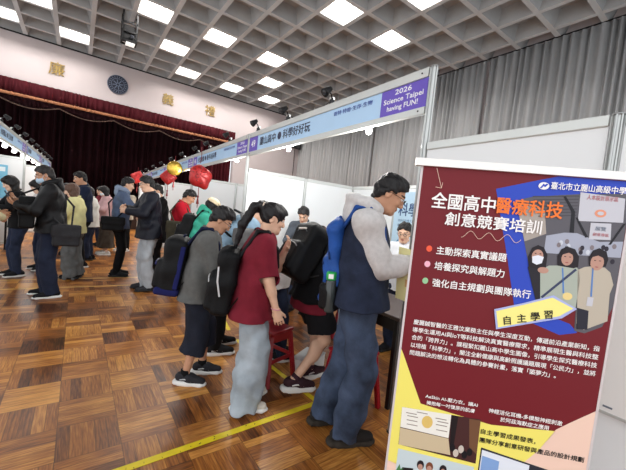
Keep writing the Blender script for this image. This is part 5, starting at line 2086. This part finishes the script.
P11 = Person((.95, 5.76), 268, 1.81, 'person in black track jacket with white shoulder stripes and pale jeans, seen from behind', lean=.05, head_pitch=.3, head_yaw=.1, hand_r=(.10, .34, 1.28), hand_l=(-.12, .34, 1.24), tone='light', curl=.8,
             feet=((.10, .0), (-.12, -.02)), girth=1.04)
P11.hair('short', (20, 18, 19), ext=.018)
P11.glasses()
P11.trousers(fabric('light_grey_jeans', (176, 182, 188), .14, 7, .5, 150), 'pale_jeans', t=.016, wide=.014, crumple=.016)
navy_track = fabric('black_track_nylon', (26, 28, 38), rough=.55)
tp = P11.top(navy_track, 'track_jacket', 'long', .032, -.13, loose=.022, crumple=.016)
for e in (0, .022):
    pts = []
    for q in range(9):
        f = q / 8
        p = P11.P3 - P11.R * (.10 + .075 * f) * 1.0 + P11.up * (.035 - .055 * f * f - .02) - P11.F * (.045 + e)
        pts.append(p)
    b = Blob(.006)
    b.chain([p - P11.F * .035 + P11.up * .012 for p in pts], [.009] * 9, .004)
    b.build('white_stripe', white_ink, tp)
P11.shoes(fabric('grey_black_shoe', (52, 52, 56)), black_sole, grey_lace)

P12 = Person((.66, 6.88), 98, 1.80, 'person in slate blue hoodie and black trousers facing right, black bag at the hip', lean=.07, head_pitch=.25, hand_r=(.10, .30, 1.36), hand_l=(-.10, .32, 1.32), tone='light', curl=.8)
slate = fabric('slate_blue_jersey', (84, 98, 124))
P12.hair('short', (20, 17, 18), ext=.018)
P12.trousers(black_knit, 'black_trousers')
P12.top(slate, 'slate_hoodie', 'long', .028, -.08, loose=.01)
P12.hood(fabric('pale_blue_jersey', (134, 148, 170)))
P12.shoes(black_shoe, black_sole, black_lace)
strap_bag(P12, black_fab, 'black shoulder bag at the hip of the slate blue hoodie', (.25, -.10, .96), (.13, .34, .24), -1)

P13 = Person((1.27, 6.7), 265, 1.74, 'person in black with dark hair, half hidden behind the black track jacket', lean=.06, head_pitch=.3, hand_r=(.12, .3, 1.1), hand_l=(-.12, .3, 1.1))
P13.hair('short', (22, 19, 19), ext=.02)
P13.trousers(black_knit, 'black_trousers')
P13.top(black_knit, 'black_coat', 'long', .030, -.25, loose=.02)
P13.shoes(black_shoe, black_sole, black_lace)

# ---- left side of the aisle
P14 = Person((-.27, 5.62), 266, 1.75, 'person in black jacket, glasses and pale blue mask with a black shoulder bag, facing left', lean=.08, head_pitch=.35, head_yaw=.0, hand_r=(.07, .34, 1.26), hand_l=(-.07, .35, 1.22), elbow_r=(.8, -.6, -1), elbow_l=(-.8, -.5, -1),
             feet=((.10, .02), (-.11, -.03)), tone='tan', curl=.9, girth=1.1, palm_r=(-.5, -.2, .8), palm_l=(.5, -.2, .8))
P14.hair('short', (34, 30, 29), ext=.010)
P14.glasses()
P14.mask(mask_blue)
P14.trousers(fabric('navy_trousers', (34, 40, 58)), 'navy_trousers', t=.018, wide=.016)
dj = fabric('black_leather_jacket', (24, 24, 26), rough=.5)
P14.top(dj, 'black_jacket', 'long', .032, -.06, loose=.014, crumple=.014)
P14.hood(dj)
P14.shoes(black_shoe, white_sole, black_lace)
strap_bag(P14, fabric('charcoal_nylon', (40, 40, 43), rough=.6), 'charcoal shoulder bag on the left hip of the masked person in black', (-.26, -.16, .86), (.13, .29, .28), 1)
held(P14, 'phone', 'dark phone held up by the masked person in black', 'phone', (.0, .43, 1.30), (.078, .16, .009), phone_black, (1.1, 0, 0), phone_screen)
strap_bag(P14, black_fab, 'black backpack worn in front by the masked person in black', (.0, .245, 1.12), (.30, .16, .40), 1, 'front_backpack', strap=True)

P15 = Person((-.98, 5.2), 62, 1.73, 'person in cream jacket and dark jeans cut by the left picture edge', lean=.05, head_pitch=.3, hand_r=(.10, .26, 1.06), hand_l=(-.08, .30, 1.1), tone='tan', curl=.8)
P15.hair('short', (24, 20, 20))
P15.trousers(dark_jeans, 'dark_jeans')
P15.top(fabric('cream_cotton', (206, 196, 158)), 'cream_jacket', 'long', .026, -.06, loose=.01)
P15.shoes(black_shoe, white_sole, grey_lace)

P16 = Person((-.76, 7.02), 250, 1.60, 'person with straight black hair in dark clothes, left of the two women by the poster', lean=.12, head_pitch=.45, hand_r=(.08, .34, 1.12), hand_l=(-.1, .34, 1.1), female=True, tone='pale', curl=.7)
P16.hair('long', (20, 17, 18), .24)
P16.trousers(dark_jeans, 'jeans')
P16.top(black_knit, 'dark_top', 'long', .022, -.08)
P16.shoes(black_shoe, white_sole, grey_lace)
P17 = Person((-.47, 7.52), 248, 1.60, 'person with black bobbed hair and white sleeves, right of the two women by the poster', lean=.12, head_pitch=.5, hand_r=(.08, .34, 1.2), hand_l=(-.1, .36, 1.18), female=True, tone='pale', curl=.7)
P17.hair('bob', (18, 15, 16), .16)
P17.trousers(dark_jeans, 'jeans')
P17.top(fabric('white_knit', (220, 218, 216), .06), 'white_top', 'long', .022, -.04)
P17.shoes(black_shoe, white_sole, grey_lace)

P18 = Person((.10, 7.78), 262, 1.84, 'tall person in navy jacket standing behind the masked person in black', lean=.04, head_pitch=.3, hand_r=(.1, .34, 1.2), hand_l=(-.1, .34, 1.2), tone='tan', curl=.8)
P18.hair('short', (22, 18, 18), ext=.016)
P18.trousers(black_knit, 'trousers')
P18.top(fabric('deep_navy_cloth', (30, 38, 60)), 'navy_jacket', 'long', .028, -.08, loose=.01)
P18.shoes(black_shoe, white_sole, black_lace)

P19 = Person((.0, 6.78), 285, 1.58, 'person with long brown hair in pale yellow vest and wide grey trousers', lean=.06, head_pitch=.4, hand_r=(.1, .3, 1.05), hand_l=(-.1, .3, 1.05), female=True, tone='pale')
P19.hair('long', (92, 66, 52), .30)
P19.trousers(fabric('grey_wool', (98, 100, 100)), 'wide_trousers', t=.02, wide=.075, crumple=.016)
P19.top(fabric('pale_yellow_knit', (232, 226, 166), .08), 'yellow_vest', 'long', .030, -.08, loose=.015)
P19.shoes(black_shoe, black_sole, None)

P20 = Person((.26, 8.62), 288, 1.58, 'person in white sweater with dark hair and jeans in the mid aisle', lean=.06, head_pitch=.3, hand_r=(.1, .3, 1.05), hand_l=(-.1, .3, 1.05), female=True, tone='pale')
P20.hair('bob', (26, 20, 20), .14)
P20.trousers(dark_jeans, 'jeans')
P20.top(fabric('ivory_knit', (216, 214, 206), .08), 'white_sweater', 'long', .036, -.12, loose=.02)
P20.shoes(black_shoe, black_sole, None)

P21 = Person((.60, 9.40), 262, 1.66, 'person in dusty pink cardigan and long brown skirt with black bobbed hair', lean=.08, head_pitch=.4, hand_r=(.1, .32, 1.12), hand_l=(-.1, .32, 1.1), female=True, tone='pale')
P21.hair('bob', (20, 16, 17), .20)
P21.mask(mask_white)
P21.skirt(fabric('brown_skirt', (66, 58, 50)), .18, .07)
P21.top(fabric('dusty_pink_knit', (206, 168, 170), .08), 'pink_cardigan', 'long', .032, -.08, loose=.015)
P21.shoes(fabric('white_shoe', (212, 208, 202)), white_sole, None)

P22 = Person((1.05, 10.05), 215, 1.76, 'person in beige jacket with black hair, deepest in the aisle behind the pink cardigan', lean=.05, head_pitch=.25, hand_r=(.1, .32, 1.15), hand_l=(-.1, .32, 1.12), tone='light')
P22.hair('short', (22, 18, 18), ext=.02)
P22.trousers(black_knit, 'trousers')
P22.top(fabric('beige_cotton', (198, 184, 164)), 'beige_jacket', 'long', .026, -.08)
P22.shoes(fabric('white_shoe', (212, 208, 202)), white_sole, None)

P23 = Person((.22, 10.3), 280, 1.70, 'person in grey jacket with black hair far down the aisle behind the white sweater', lean=.05, head_pitch=.3, hand_r=(.1, .32, 1.15), hand_l=(-.1, .32, 1.12), tone='light')
P23.hair('short', (22, 18, 18), ext=.02)
P23.trousers(black_knit, 'trousers')
P23.top(fabric('mid_grey_cloth', (120, 120, 124)), 'grey_jacket', 'long', .026, -.08)
P23.shoes(black_shoe, black_sole, None)
P24 = Person((.58, 11.0), 250, 1.66, 'person in dark red top far down the aisle near the stage', lean=.05, head_pitch=.2, hand_r=(.1, .32, 1.15), hand_l=(-.1, .32, 1.12), female=True, tone='light')
P24.hair('long', (30, 22, 22), .22)
P24.trousers(dark_jeans, 'trousers')
P24.top(maroon_knit, 'dark_red_top', 'long', .026, -.08)
P24.shoes(black_shoe, black_sole, None)
P25 = Person((-.12, 9.3), 268, 1.62, 'person in black cardigan with dark hair behind the tall navy jacket', lean=.06, head_pitch=.35, hand_r=(.1, .32, 1.1), hand_l=(-.1, .32, 1.1), female=True, tone='pale')
P25.hair('bob', (22, 18, 18), .18)
P25.skirt(dark_jeans, .35, .05)
P25.top(black_knit, 'black_cardigan', 'long', .026, -.1)
P25.shoes(black_shoe, black_sole, None)

# seams and back pocket of the front jeans
S1 = P1.S
hip, kn, an, td, hl = P1.leg[1]
mb = MB()
back = -P1.F
c = hip - A3(0, 0, .075) * S1 + back * .118 * S1 + P1.R * .012
pk = [c + P1.R * x + A3(0, 0, z) + back * -.010 * abs(x) * 6 for x, z in ((-.062, .07), (-.058, -.05), (0, -.085), (.058, -.05), (.062, .07), (-.062, .07))]
mb.tube(pk, .0035, 5)
mb.build('pocket_stitching', mat('stitch_pale', (112, 118, 128), .8), P1.root, True)

# things on and under the stools by the denim man
tote = empty('tote_bag', (1.86, 1.80, .452), .35, 'cream canvas tote bag set on the red stool behind the denim man', 'bag')
b = Blob(.008)
b.box((0, 0, .15), (.13, .05, .15), .03)
b.crumple(.010, 22, 2)
canvas = fabric('cream_canvas_tote', (206, 194, 172))
b.build('bag_body', canvas, tote)
for s_ in (-1, 1):
    MB().tube([(-.06, s_ * .035, .28), (-.05, s_ * .03, .40), (.05, s_ * .03, .40), (.06, s_ * .035, .28)], .008, 6).build('handle', canvas, tote, True)
box = empty('paper_box', (1.86, 2.42, 0), .5, 'white paper box on the floor under the booth table by the stools', 'box')
MB().box((0, 0, .06), (.30, .20, .12), None, .004).build('carton', mat('carton_white', (214, 212, 208), .6), box)
MB().box((0, 0, .125), (.306, .206, .014), None, .003).build('lid', mat('carton_lid', (196, 196, 196), .6), box)
